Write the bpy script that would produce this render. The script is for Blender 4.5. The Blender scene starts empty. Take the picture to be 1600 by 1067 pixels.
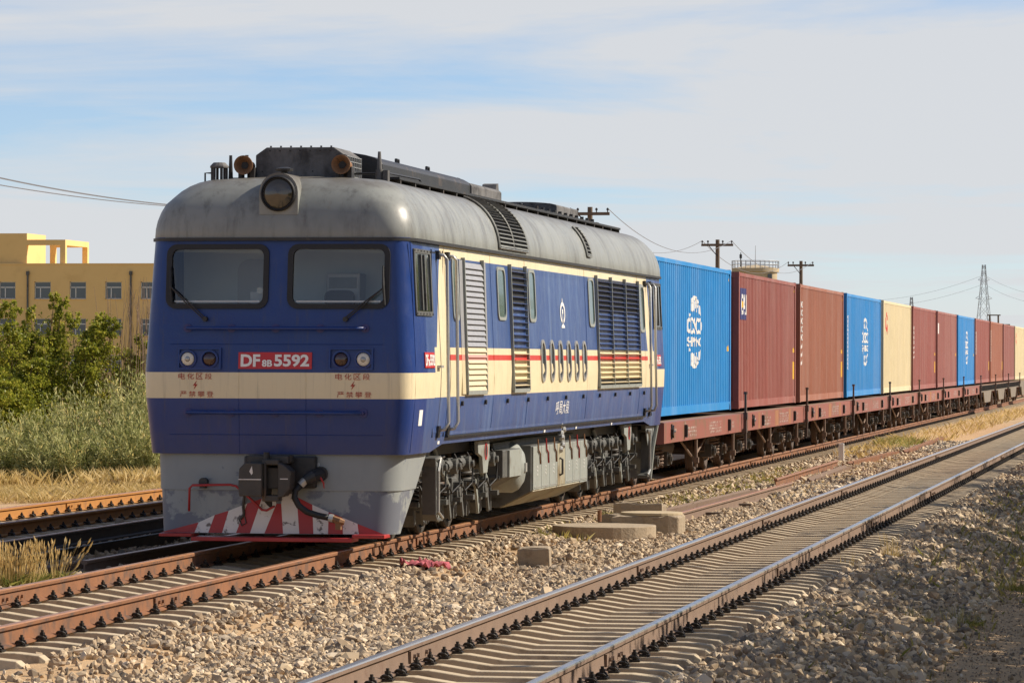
import bpy, math, random
import numpy as np
from mathutils import Vector, Matrix, Euler

R = math.radians
random.seed(7)
rng = np.random.default_rng(11)
scene = bpy.context.scene
COL = scene.collection

# ------------------------------------------------------------------ camera, sky, sun, exposure
CAM = (10.23, -43.46, 2.17)
YAW, PITCH, ROLL = math.atan(1062 / 6150), R(0.25), R(0.18)
cam_data = bpy.data.cameras.new('camera')
cam_data.sensor_width = 36.0
cam_data.lens = 36.0 * 6150 / 1600
cam_data.clip_start, cam_data.clip_end = 0.5, 12000
camera = bpy.data.objects.new('camera', cam_data)
COL.objects.link(camera)
camera.matrix_world = (Matrix.Translation(CAM) @ Matrix.Rotation(YAW, 4, 'Z')
                       @ Matrix.Rotation(R(90) + PITCH, 4, 'X') @ Matrix.Rotation(ROLL, 4, 'Z'))
scene.camera = camera

SUN_AZ, SUN_EL = R(22), R(38)        # azimuth measured from +x towards +y
to_sun = Vector((math.cos(SUN_EL) * math.cos(SUN_AZ), math.cos(SUN_EL) * math.sin(SUN_AZ), math.sin(SUN_EL)))

world = bpy.data.worlds.new('World')
scene.world = world
world.use_nodes = True
wt = world.node_tree
wt.nodes.clear()
def wn(t, **k):
    n = wt.nodes.new(t)
    for a, b in k.items():
        setattr(n, a, b)
    return n
w_out = wn('ShaderNodeOutputWorld')
w_bg = wn('ShaderNodeBackground')
w_bg.inputs['Strength'].default_value = 0.088
sky = wn('ShaderNodeTexSky', sky_type='NISHITA', sun_disc=False)
sky.sun_elevation, sky.sun_rotation = SUN_EL, R(90) - SUN_AZ
sky.altitude, sky.air_density, sky.dust_density, sky.ozone_density = 2500, 1.0, 0.0, 1.2
tc = wn('ShaderNodeTexCoord')
sep = wn('ShaderNodeSeparateXYZ')
wt.links.new(tc.outputs['Generated'], sep.inputs[0])
def wmath(op, a, b=None, c=None, clamp=False):
    n = wn('ShaderNodeMath', operation=op, use_clamp=clamp)
    for i, v in enumerate((a, b, c)):
        if v is None: continue
        if isinstance(v, (int, float)): n.inputs[i].default_value = v
        else: wt.links.new(v, n.inputs[i])
    return n.outputs[0]
CLOUD_AT = (0.4, 2.2, 1.3)
zz = wmath('ADD', wmath('MAXIMUM', sep.outputs[2], 0.0), 0.045)     # flat cloud sheet, curved down at the horizon
cx = wmath('DIVIDE', sep.outputs[0], zz)
cy = wmath('DIVIDE', sep.outputs[1], zz)
comb = wn('ShaderNodeCombineXYZ')
wt.links.new(cx, comb.inputs[0]); wt.links.new(cy, comb.inputs[1])
def wnoise(scale, detail, rough, dist, off):
    mp = wn('ShaderNodeMapping')
    mp.inputs['Location'].default_value = off
    wt.links.new(comb.outputs[0], mp.inputs[0])
    n = wn('ShaderNodeTexNoise')
    n.inputs['Scale'].default_value, n.inputs['Detail'].default_value = scale, detail
    n.inputs['Roughness'].default_value, n.inputs['Distortion'].default_value = rough, dist
    wt.links.new(mp.outputs[0], n.inputs['Vector'])
    return n.outputs['Fac']
c1 = wnoise(0.42, 7.0, 0.55, 0.6, CLOUD_AT)
c2 = wnoise(1.5, 6.0, 0.6, 0.3, (9.0, 1.0, 2.0))
cm = wmath('ADD', wmath('MULTIPLY', c1, 0.8), wmath('MULTIPLY', c2, 0.2))
ramp = wn('ShaderNodeValToRGB')
ramp.color_ramp.elements[0].position, ramp.color_ramp.elements[1].position = 0.37, 0.52
ramp.color_ramp.elements[0].color = (0.05, 0.05, 0.05, 1)
ramp.color_ramp.elements[1].color = (0.93, 0.93, 0.93, 1)
wt.links.new(cm, ramp.inputs[0])
cmix = wn('ShaderNodeMix', data_type='RGBA')
cmix.inputs['B'].default_value = (5.45, 5.55, 5.72, 1)
hz = wmath('SUBTRACT', 1.0, wmath('DIVIDE', wmath('MAXIMUM', sep.outputs[2], 0.0), 0.035), clamp=True)      # horizon haze, all round
thin = wmath('MINIMUM', wmath('DIVIDE', 0.17, wmath('ADD', wmath('MAXIMUM', sep.outputs[2], 0.0), 0.07)), 1.0)     # a thin sheet: the shorter the way through it, the clearer
wt.links.new(wmath('MAXIMUM', wmath('MULTIPLY', ramp.outputs[0], thin), wmath('MULTIPLY', hz, 0.95)), cmix.inputs['Factor'])
clear = wn('ShaderNodeMix', data_type='RGBA', blend_type='MULTIPLY')
clear.inputs['Factor'].default_value = 1.0
clear.inputs['B'].default_value = (0.76, 0.82, 0.96, 1)
wt.links.new(sky.outputs[0], clear.inputs['A'])
wt.links.new(clear.outputs['Result'], cmix.inputs['A'])
wt.links.new(cmix.outputs['Result'], w_bg.inputs['Color'])
wt.links.new(w_bg.outputs[0], w_out.inputs[0])

sun_data = bpy.data.lights.new('sun', 'SUN')
sun_data.energy, sun_data.angle, sun_data.color = 5.0, R(0.53), (1.0, 0.885, 0.73)
sun = bpy.data.objects.new('sun', sun_data)
COL.objects.link(sun)
sun.rotation_euler = (-to_sun).to_track_quat('-Z', 'Y').to_euler()
sun.location = (30, 20, 40)

vs = scene.view_settings
scene.display_settings.display_device = 'sRGB'
vs.view_transform, vs.look, vs.exposure, vs.gamma, vs.use_curve_mapping = 'Standard', 'None', 0.55, 1.0, False
scene.cycles.max_bounces = 6
scene.cycles.transparent_max_bounces = 8

# ------------------------------------------------------------------ materials
class NT:
    def __init__(s, name):
        s.m = bpy.data.materials.new(name); s.m.use_nodes = True
        s.t = s.m.node_tree; s.t.nodes.clear()
        s.out = s.t.nodes.new('ShaderNodeOutputMaterial')
    def n(s, t, **k):
        x = s.t.nodes.new(t)
        for a, b in k.items(): setattr(x, a, b)
        return x
    def put(s, sock, v):
        if v is None: return
        if isinstance(v, bpy.types.NodeSocket): s.t.links.new(v, sock)
        elif isinstance(v, tuple) and sock.type == 'RGBA': sock.default_value = (*v[:3], 1)
        else: sock.default_value = v
    def math(s, op, a, b=None, clamp=False):
        x = s.n('ShaderNodeMath', operation=op, use_clamp=clamp)
        s.put(x.inputs[0], a); s.put(x.inputs[1], b)
        return x.outputs[0]
    def mix(s, f, a, b, blend='MIX'):
        x = s.n('ShaderNodeMix', data_type='RGBA', blend_type=blend)
        s.put(x.inputs['Factor'], f); s.put(x.inputs['A'], a); s.put(x.inputs['B'], b)
        return x.outputs['Result']
    def pos(s, scale=(1, 1, 1), obj=False):
        if obj: src = s.n('ShaderNodeTexCoord').outputs['Object']
        else: src = s.n('ShaderNodeNewGeometry').outputs['Position']
        mp = s.n('ShaderNodeMapping'); mp.inputs['Scale'].default_value = scale
        s.put(mp.inputs[0], src)
        return mp.outputs[0]
    def noise(s, vec, scale, detail=4, rough=0.55, dist=0.0):
        x = s.n('ShaderNodeTexNoise')
        s.put(x.inputs['Vector'], vec)
        x.inputs['Scale'].default_value, x.inputs['Detail'].default_value = scale, detail
        x.inputs['Roughness'].default_value, x.inputs['Distortion'].default_value = rough, dist
        return x.outputs['Fac']
    def ramp(s, f, stops, interp='LINEAR'):
        x = s.n('ShaderNodeValToRGB'); e = x.color_ramp.elements; x.color_ramp.interpolation = interp
        while len(e) < len(stops): e.new(0.5)
        for k, (p, c) in zip(e, stops):
            k.position = p; k.color = (*c, 1) if len(c) == 3 else c
        s.put(x.inputs[0], f)
        return x.outputs[0]
    def step(s, f, lo, hi):
        x = s.n('ShaderNodeMapRange', interpolation_type='SMOOTHSTEP')
        s.put(x.inputs[0], f); x.inputs[1].default_value, x.inputs[2].default_value = lo, hi
        return x.outputs[0]
    def attr(s, name):
        return s.n('ShaderNodeAttribute', attribute_name=name).outputs['Fac']
    def bsdf(s, col, rough=0.6, metal=0.0, bump=None, bs=0.2, bd=0.02, spec=None, trans=None):
        b = s.n('ShaderNodeBsdfPrincipled')
        s.put(b.inputs['Base Color'], col); s.put(b.inputs['Roughness'], rough); s.put(b.inputs['Metallic'], metal)
        if spec is not None: s.put(b.inputs['Specular IOR Level'], spec)
        if bump is not None:
            bp = s.n('ShaderNodeBump'); bp.inputs['Strength'].default_value, bp.inputs['Distance'].default_value = bs, bd
            s.put(bp.inputs['Height'], bump); s.put(b.inputs['Normal'], bp.outputs[0])
        o = b.outputs[0]
        if trans is not None:
            tr = s.n('ShaderNodeBsdfTranslucent'); s.put(tr.inputs[0], trans)
            mx = s.n('ShaderNodeMixShader'); mx.inputs[0].default_value = 0.45
            s.put(mx.inputs[1], o); s.put(mx.inputs[2], tr.outputs[0]); o = mx.outputs[0]
        s.put(s.out.inputs[0], o)
        return s.m

def scl(c, k): return tuple(min(1.0, v * k) for v in c)

def pm(name, col, rough=0.6, metal=0.0, var=0.18, scale=5.0, dirt=None, dlo=0.55, dhi=0.72, dscale=3.0,
       streak=0.0, bump=0.15, bscale=40.0, bd=0.01, spec=None, objspace=False):
    """painted / raw surface: patchy colour, optional rust or dirt patches, vertical streaks, fine relief"""
    s = NT(name)
    p = s.pos(obj=objspace)
    c = s.mix(s.noise(p, scale), scl(col, 1 - var), scl(col, 1 + var))
    if streak:
        ps = s.pos((1, 1, 0.06), obj=objspace)
        c = s.mix(s.math('MULTIPLY', s.step(s.noise(ps, 9.0, 5, 0.65), 0.45, 0.8), streak), c, dirt or scl(col, 0.45))
    if dirt:
        c = s.mix(s.step(s.noise(p, dscale, 7, 0.65, 0.3), dlo, dhi), c, dirt)
    fine = s.noise(p, bscale, 4)
    r = s.math('ADD', s.math('MULTIPLY', s.math('SUBTRACT', fine, 0.5), 0.25), rough, clamp=True)
    return s.bsdf(c, r, metal, fine if bump else None, bump, bd, spec)

M = {}
RUST = (0.20, 0.075, 0.03)
M['black'] = pm('black_paint', (0.018, 0.018, 0.019), 0.5, var=0.4, dirt=(0.06, 0.045, 0.035))
M['rubber'] = pm('black_rubber', (0.012, 0.012, 0.013), 0.6, bump=0.05)
M['steel_dark'] = pm('dirty_steel', (0.055, 0.05, 0.045), 0.6, 0.2, var=0.4, dirt=(0.12, 0.065, 0.035))
M['under'] = pm('underframe_grey', (0.085, 0.087, 0.082), 0.55, var=0.35, dirt=(0.03, 0.026, 0.022), dlo=0.5, dhi=0.7, dscale=4)
M['under_light'] = pm('equipment_grey', (0.25, 0.27, 0.25), 0.55, var=0.12, dirt=(0.13, 0.115, 0.085), dlo=0.55, dhi=0.75, dscale=3, streak=0.35)
M['rusty_box'] = pm('oil_stained_grey', (0.32, 0.30, 0.22), 0.55, var=0.15, dirt=(0.17, 0.12, 0.06), dlo=0.42, dhi=0.7, dscale=2.5, streak=0.6)
M['skirt'] = pm('skirt_grey', (0.235, 0.255, 0.255), 0.5, var=0.08, dirt=(0.135, 0.15, 0.185), dlo=0.56, dhi=0.62, dscale=2.2, streak=0.2, bump=0.04)
M['skirt_patchy'] = pm('patch_painted_skirt', (0.245, 0.265, 0.262), 0.5, var=0.08, dirt=(0.125, 0.138, 0.17), dlo=0.46, dhi=0.52, dscale=1.8, streak=0.25, bump=0.04)
M['red'] = pm('red_paint', (0.35, 0.02, 0.02), 0.45, var=0.15, dirt=(0.09, 0.02, 0.02), dlo=0.62, dhi=0.8, dscale=9)
M['white'] = pm('white_paint', (0.72, 0.70, 0.66), 0.55, var=0.06, dirt=(0.2, 0.18, 0.16), dlo=0.66, dhi=0.78, dscale=14)
M['dirty_white'] = pm('chipped_white_paint', (0.66, 0.63, 0.6), 0.6, var=0.1, dirt=(0.12, 0.10, 0.09), dlo=0.56, dhi=0.66, dscale=9)
M['plate_red'] = pm('plate_red', (0.48, 0.02, 0.025), 0.4, var=0.08, bump=0.02)
M['letter'] = pm('letter_white', (0.78, 0.77, 0.74), 0.4, var=0.05, bump=0.02)
M['ink_red'] = pm('warning_red', (0.36, 0.035, 0.02), 0.6, var=0.1, bump=0)
M['yellow'] = pm('yellow_paint', (0.75, 0.45, 0.03), 0.5, var=0.1)
M['navy'] = pm('navy_print', (0.035, 0.04, 0.16), 0.5, var=0.1)
M['galv'] = pm('bare_metal', (0.42, 0.42, 0.40), 0.4, 0.5, var=0.15)
M['horn'] = pm('rusty_horn', (0.22, 0.11, 0.05), 0.7, 0.2, var=0.3, dirt=(0.08, 0.05, 0.03), dscale=20)
M['sooty'] = pm('sooty_grey_box', (0.13, 0.125, 0.12), 0.7, var=0.35, scale=2.5, dirt=(0.028, 0.026, 0.025), dlo=0.42, dhi=0.72, dscale=3.2, streak=0.5)
M['concrete'] = pm('concrete', (0.33, 0.265, 0.185), 0.9, var=0.2, dirt=(0.19, 0.14, 0.09), dlo=0.5, dhi=0.75, dscale=5, bump=0.5, bscale=30, bd=0.02)
M['sleeper'] = pm('sleeper_concrete', (0.44, 0.36, 0.25), 0.9, var=0.22, scale=2.2, dirt=(0.22, 0.17, 0.115), dlo=0.52, dhi=0.75, dscale=3, bump=0.4, bscale=45, bd=0.01)
M['rail_rust'] = pm('rail_rust', (0.20, 0.085, 0.036), 0.8, var=0.45, scale=2.2, dirt=(0.09, 0.055, 0.04), dlo=0.45, dhi=0.7, dscale=4, bump=0.3)
M['rail_orange'] = pm('rail_fresh_rust', (0.36, 0.16, 0.035), 0.85, var=0.2, scale=2.2, dirt=(0.24, 0.11, 0.04), dlo=0.5, dhi=0.75, dscale=5, bump=0.3)
M['rail_brown'] = pm('rail_dusty_brown', (0.175, 0.118, 0.085), 0.8, var=0.25, scale=3, dirt=(0.14, 0.085, 0.06), dscale=5, bump=0.3)
_s = NT('rail_polished')
M['rail_top'] = _s.bsdf(_s.mix(_s.noise(_s.pos((30, 0.4, 1)), 2, 3), (0.62, 0.57, 0.51), (0.82, 0.76, 0.68)), 0.3, 1.0)
M['rail_toprust'] = pm('rail_top_worn', (0.40, 0.20, 0.10), 0.4, 0.5, var=0.35, scale=4, bump=0.1)
M['clip'] = pm('oily_fastener', (0.022, 0.018, 0.015), 0.55, 0.3, var=0.5, scale=30, bump=0.1)
M['wagon_red'] = pm('wagon_oxide_red', (0.235, 0.075, 0.055), 0.6, var=0.14, scale=1.2, dirt=(0.17, 0.085, 0.05), dlo=0.5, dhi=0.62, dscale=1.3, streak=0.3)
M['wagon_under'] = pm('wagon_running_gear', (0.075, 0.05, 0.038), 0.7, var=0.4, dirt=(0.14, 0.08, 0.05), dscale=6)
M['wagon_deck'] = pm('wagon_deck', (0.22, 0.14, 0.095), 0.85, var=0.2, dirt=(0.12, 0.07, 0.05))
M['grey_wagon'] = pm('weathered_wagon_side', (0.17, 0.145, 0.11), 0.75, var=0.25, dirt=(0.07, 0.055, 0.045), streak=0.5)
M['wood'] = pm('weathered_wood_pole', (0.13, 0.095, 0.065), 0.9, var=0.3, dirt=(0.06, 0.045, 0.035))
M['wire'] = pm('overhead_wire_metal', (0.16, 0.16, 0.17), 0.5, 0.3, bump=0)
M['lattice'] = pm('galvanised_lattice', (0.36, 0.375, 0.40), 0.6, 0.3, bump=0)
M['ochre'] = pm('ochre_render', (0.72, 0.49, 0.20), 0.9, var=0.05, scale=0.5, dirt=(0.62, 0.41, 0.16), dlo=0.5, dhi=0.8, dscale=0.6, bump=0.1, bscale=8)
M['tower'] = pm('tower_render', (0.42, 0.34, 0.22), 0.9, var=0.1, scale=0.7, dirt=(0.22, 0.17, 0.11), dscale=1.0, streak=0.4, bump=0.1)
M['win_frame'] = pm('white_window_frame', (0.6, 0.6, 0.58), 0.5, var=0.04, bump=0)
M['brick'] = pm('shed_brick', (0.30, 0.16, 0.11), 0.9, var=0.2)
M['roof_sheet'] = pm('shed_roof_sheet', (0.25, 0.25, 0.26), 0.6, var=0.1)
M['cloth'] = pm('faded_pink_cloth', (0.42, 0.10, 0.12), 0.9, var=0.2)
M['interior'] = pm('cab_lining', (0.70, 0.76, 0.74), 0.7, var=0.05, bump=0)
M['seat'] = pm('cab_seat', (0.55, 0.56, 0.54), 0.7, var=0.05, bump=0)

def glass(name, tint, refl, rough=0.02):
    s = NT(name)
    tr = s.n('ShaderNodeBsdfTransparent'); tr.inputs[0].default_value = (*tint, 1)
    gl = s.n('ShaderNodeBsdfGlossy'); gl.inputs['Roughness'].default_value = rough
    fr = s.n('ShaderNodeFresnel'); fr.inputs[0].default_value = 1.5
    f = s.math('ADD', fr.outputs[0], refl, clamp=True)
    mx = s.n('ShaderNodeMixShader')
    s.put(mx.inputs[0], f); s.put(mx.inputs[1], tr.outputs[0]); s.put(mx.inputs[2], gl.outputs[0])
    s.put(s.out.inputs[0], mx.outputs[0])
    return s.m
M['glass'] = glass('windscreen_glass', (0.82, 0.86, 0.85), 0.045)
def darkglass(name, col, rough=0.06):
    s = NT(name); return s.bsdf(col, rough, 0.0, spec=0.8)
M['dark_glass'] = darkglass('dark_window_glass', (0.02, 0.026, 0.03))
M['teal_glass'] = darkglass('teal_window_glass', (0.05, 0.085, 0.08))
M['building_glass'] = darkglass('building_glass', (0.035, 0.05, 0.06), 0.1)
M['lens_clear'] = darkglass('clear_lamp_lens', (0.62, 0.60, 0.52), 0.12)
M['lens_dark'] = darkglass('dark_red_lamp_lens', (0.03, 0.006, 0.006), 0.1)
M['lens_head'] = darkglass('headlamp_lens', (0.05, 0.045, 0.035), 0.08)

def container_paint(name, col, dirt, amt=0.5):
    s = NT(name)
    p = s.pos()
    c = s.mix(s.noise(p, 1.1, 5), scl(col, 0.84), scl(col, 1.1))
    ps = s.pos((1, 1, 0.05))
    c = s.mix(s.math('MULTIPLY', s.step(s.noise(ps, 5, 5, 0.7), 0.5, 0.85), amt), c, dirt)
    c = s.mix(s.step(s.noise(p, 5, 9, 0.78), 0.655, 0.73), c, (0.11, 0.055, 0.03))
    c = s.mix(s.math('MULTIPLY', s.step(s.noise(p, 0.8, 4), 0.5, 0.8), 0.3), c, scl(col, 1.35))
    c = s.mix(s.math('MULTIPLY', s.step(s.noise(s.pos((1, 1, 0.12)), 1.3, 4, 0.6), 0.42, 0.7), 0.3), c, s.mix(0.5, scl(col, 1.25), (0.4, 0.36, 0.33)))
    c = s.mix(s.math('MULTIPLY', s.step(s.noise(s.pos((1, 1, 0.025)), 22, 4, 0.7), 0.6, 0.8), 0.45), c, (0.12, 0.06, 0.035))
    return s.bsdf(c, s.math('ADD', s.math('MULTIPLY', s.noise(p, 2, 4), 0.4), 0.3), 0.0, s.noise(p, 1.6, 3), 0.3, 0.06)
M['c_blue'] = container_paint('container_blue', (0.0, 0.205, 0.53), (0.01, 0.13, 0.33))
M['c_red'] = container_paint('container_red', (0.25, 0.065, 0.05), (0.12, 0.045, 0.035), 0.7)
M['c_brown'] = container_paint('container_brown', (0.285, 0.095, 0.05), (0.16, 0.06, 0.035))
M['c_rose'] = container_paint('container_rose_brown', (0.25, 0.08, 0.065), (0.15, 0.06, 0.045))
M['c_cream'] = container_paint('container_cream', (0.60, 0.52, 0.32), (0.36, 0.25, 0.10), 0.45)
M['c_red_print'] = pm('red_print', (0.6, 0.05, 0.035), 0.5, bump=0)

# livery of the locomotive body: flat painted bands by place on the body
LOCO_END = 21.9
def livery():
    s = NT('locomotive_livery')
    geo = s.n('ShaderNodeNewGeometry').outputs['Position']
    sp = s.n('ShaderNodeSeparateXYZ'); s.put(sp.inputs[0], geo)
    y0, z = sp.outputs[1], sp.outputs[2]
    y = s.math('MINIMUM', y0, s.math('SUBTRACT', LOCO_END, y0))
    GT = lambda a, b: s.math('GREATER_THAN', a, b)
    LT = lambda a, b: s.math('LESS_THAN', a, b)
    AND = lambda a, b: s.math('MULTIPLY', a, b)
    OR = lambda a, b: s.math('MAXIMUM', a, b)
    body = GT(y, 1.48)
    cab_cream = AND(LT(y, 1.48), AND(GT(z, 1.71), LT(z, 2.005)))
    main_cream = AND(body, AND(GT(z, 1.715), LT(z, 2.30)))
    top_cream = AND(GT(y, 2.28), GT(z, 3.37))
    dz = s.math('MULTIPLY', s.math('SUBTRACT', z, 2.3), 0.36)
    slant = AND(AND(GT(y, s.math('ADD', dz, 1.62)), LT(y, s.math('ADD', dz, 2.22))), AND(GT(z, 2.29), body))
    cream = OR(OR(cab_cream, main_cream), OR(top_cream, slant))
    red = AND(AND(GT(z, 2.148), LT(z, 2.216)), GT(y, 2.24))
    p = s.pos()
    ps = s.pos((1, 1, 0.07))
    n1 = s.noise(p, 1.3, 5, 0.6)
    blue = s.mix(n1, (0.003, 0.026, 0.15), (0.007, 0.040, 0.20))
    # chalking streaks, plus sunlit brightness painted into the weathered long side's blue
    sx = s.math('GREATER_THAN', s.math('ABSOLUTE', sp.outputs[0]), 1.38)
    chalk_and_sun = s.math('MULTIPLY', s.math('ADD', s.math('MULTIPLY', s.step(s.noise(ps, 3.0, 6, 0.7, 0.4), 0.45, 0.8), 0.5), 0.25), AND(sx, GT(y, 1.0)))
    blue = s.mix(chalk_and_sun, blue, (0.135, 0.215, 0.38))
    crm = s.mix(n1, (0.66, 0.56, 0.36), (0.74, 0.65, 0.44))
    c = s.mix(cream, blue, crm)
    c = s.mix(red, c, (0.55, 0.05, 0.04))
    # grime runs
    run = s.math('MULTIPLY', s.step(s.noise(s.pos((1, 1, 0.035)), 14, 5, 0.7), 0.52, 0.82), 0.5)
    low = s.math('MULTIPLY', s.step(s.math('ADD', z, s.math('MULTIPLY', s.noise(ps, 6, 5, 0.7), 0.5)), 1.75, 1.35), 0.2)
    c = s.mix(low, c, (0.075, 0.066, 0.055))
    c = s.mix(run, c, (0.07, 0.06, 0.05))
    chips = s.step(s.noise(p, 16, 8, 0.75), 0.715, 0.75)
    c = s.mix(s.math('MULTIPLY', chips, 0.6), c, (0.35, 0.33, 0.30))
    blist = s.noise(s.pos((1, 1, 0.35)), 5, 6, 0.65, 0.8)
    wob = s.noise(p, 1.6, 2)
    bh = s.math('ADD', s.math('MULTIPLY', blist, 0.6), wob)
    c = s.mix(s.math('MULTIPLY', s.step(s.noise(p, 2.6, 7, 0.7, 0.3), 0.52, 0.75), 0.13), c, (0.09, 0.085, 0.09))
    rough = s.math('ADD', s.math('MULTIPLY', s.noise(p, 4, 5), 0.35), 0.18)
    return s.bsdf(c, rough, 0.0, bh, 0.16, 0.05)
M['livery'] = livery()

def roof_paint():
    s = NT('weathered_roof_grey')
    geo = s.n('ShaderNodeNewGeometry').outputs['Position']
    sp = s.n('ShaderNodeSeparateXYZ'); s.put(sp.inputs[0], geo)
    p = s.pos()
    c = s.mix(s.noise(p, 1.2, 6, 0.65), (0.165, 0.175, 0.163), (0.295, 0.305, 0.28))
    st = s.step(s.noise(s.pos((1, 1, 0.10)), 7, 6, 0.7), 0.48, 0.8)
    c = s.mix(s.math('MULTIPLY', st, 0.85), c, (0.085, 0.08, 0.072))
    soot = s.step(s.noise(s.pos((1, 1, 0.3)), 2.2, 6, 0.65, 0.2), 0.46, 0.78)
    c = s.mix(s.math('MULTIPLY', soot, 0.6), c, (0.07, 0.062, 0.055))
    rust = s.step(s.noise(p, 4, 7, 0.7), 0.64, 0.75)
    c = s.mix(s.math('MULTIPLY', rust, 0.5), c, (0.16, 0.10, 0.065))
    # exhaust grime lies on the flat top of the roof
    top = s.math('MULTIPLY', s.step(s.math('ADD', sp.outputs[2], s.math('MULTIPLY', s.noise(p, 3, 5), 0.3)), 4.18, 4.42), 0.75)
    c = s.mix(top, c, (0.09, 0.075, 0.06))
    return s.bsdf(c, s.math('ADD', s.math('MULTIPLY', s.noise(p, 6, 4), 0.3), 0.28), 0.0, s.noise(p, 2.2, 3), 0.12, 0.05)
M['roof'] = roof_paint()

def ground_mat():
    s = NT('dry_sandy_ground')
    p = s.pos()
    n = s.noise(p, 0.9, 8, 0.65)
    c = s.mix(n, (0.40, 0.25, 0.12), (0.55, 0.375, 0.205))
    c = s.mix(s.step(s.noise(p, 28, 5, 0.7), 0.5, 0.72), c, (0.24, 0.175, 0.115))
    c = s.mix(s.step(s.noise(p, 75, 3, 0.7), 0.6, 0.72), c, (0.55, 0.45, 0.33))
    sp = s.n('ShaderNodeSeparateXYZ'); s.put(sp.inputs[0], s.pos())
    far = s.step(s.math('ADD', sp.outputs[1], s.math('MULTIPLY', n, 60)), 150, 300)
    c = s.mix(far, c, (0.30, 0.235, 0.10))
    h = s.math('ADD', s.noise(p, 22, 6, 0.7), s.math('MULTIPLY', s.noise(p, 4, 4), 2.0))
    return s.bsdf(c, 0.95, 0.0, h, 0.6, 0.03)
M['ground'] = ground_mat()

def tint_mat(name, stops, rough=0.9, trans=None, bump=False):
    s = NT(name)
    c = s.ramp(s.attr('tint'), stops)
    if bump:
        p = s.pos()
        c = s.mix(s.noise(p, 25, 4), c, s.mix(0.5, c, (0.55, 0.45, 0.33)))
    return s.bsdf(c, rough, trans=(c if trans else None), spec=0.25)
M['stone'] = tint_mat('ballast_stone', [(0.0, (0.05, 0.048, 0.05)), (0.16, (0.14, 0.105, 0.072)), (0.35, (0.26, 0.18, 0.11)),
                                        (0.6, (0.40, 0.295, 0.18)), (0.85, (0.53, 0.41, 0.26)), (1.0, (0.64, 0.53, 0.39))], bump=True)
M['leaf'] = tint_mat('green_leaf', [(0.0, (0.11, 0.14, 0.016)), (0.35, (0.26, 0.285, 0.03)), (0.7, (0.43, 0.40, 0.06)), (1.0, (0.60, 0.48, 0.10))], 0.45, True)
M['willow'] = tint_mat('greygreen_leaf', [(0.0, (0.17, 0.195, 0.06)), (0.5, (0.41, 0.41, 0.16)), (0.85, (0.60, 0.58, 0.28)), (1.0, (0.70, 0.57, 0.22))], 0.5, True)
M['dry'] = tint_mat('dry_grass', [(0.0, (0.22, 0.19, 0.06)), (0.4, (0.44, 0.32, 0.11)), (0.8, (0.64, 0.48, 0.21)), (1.0, (0.74, 0.61, 0.34))], 0.7, True)
M['weed'] = tint_mat('green_weed', [(0.0, (0.09, 0.12, 0.025)), (0.6, (0.26, 0.25, 0.06)), (1.0, (0.50, 0.38, 0.14))], 0.6, True)
M['twig'] = pm('bare_twig', (0.16, 0.105, 0.07), 0.9, bump=0)

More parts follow.
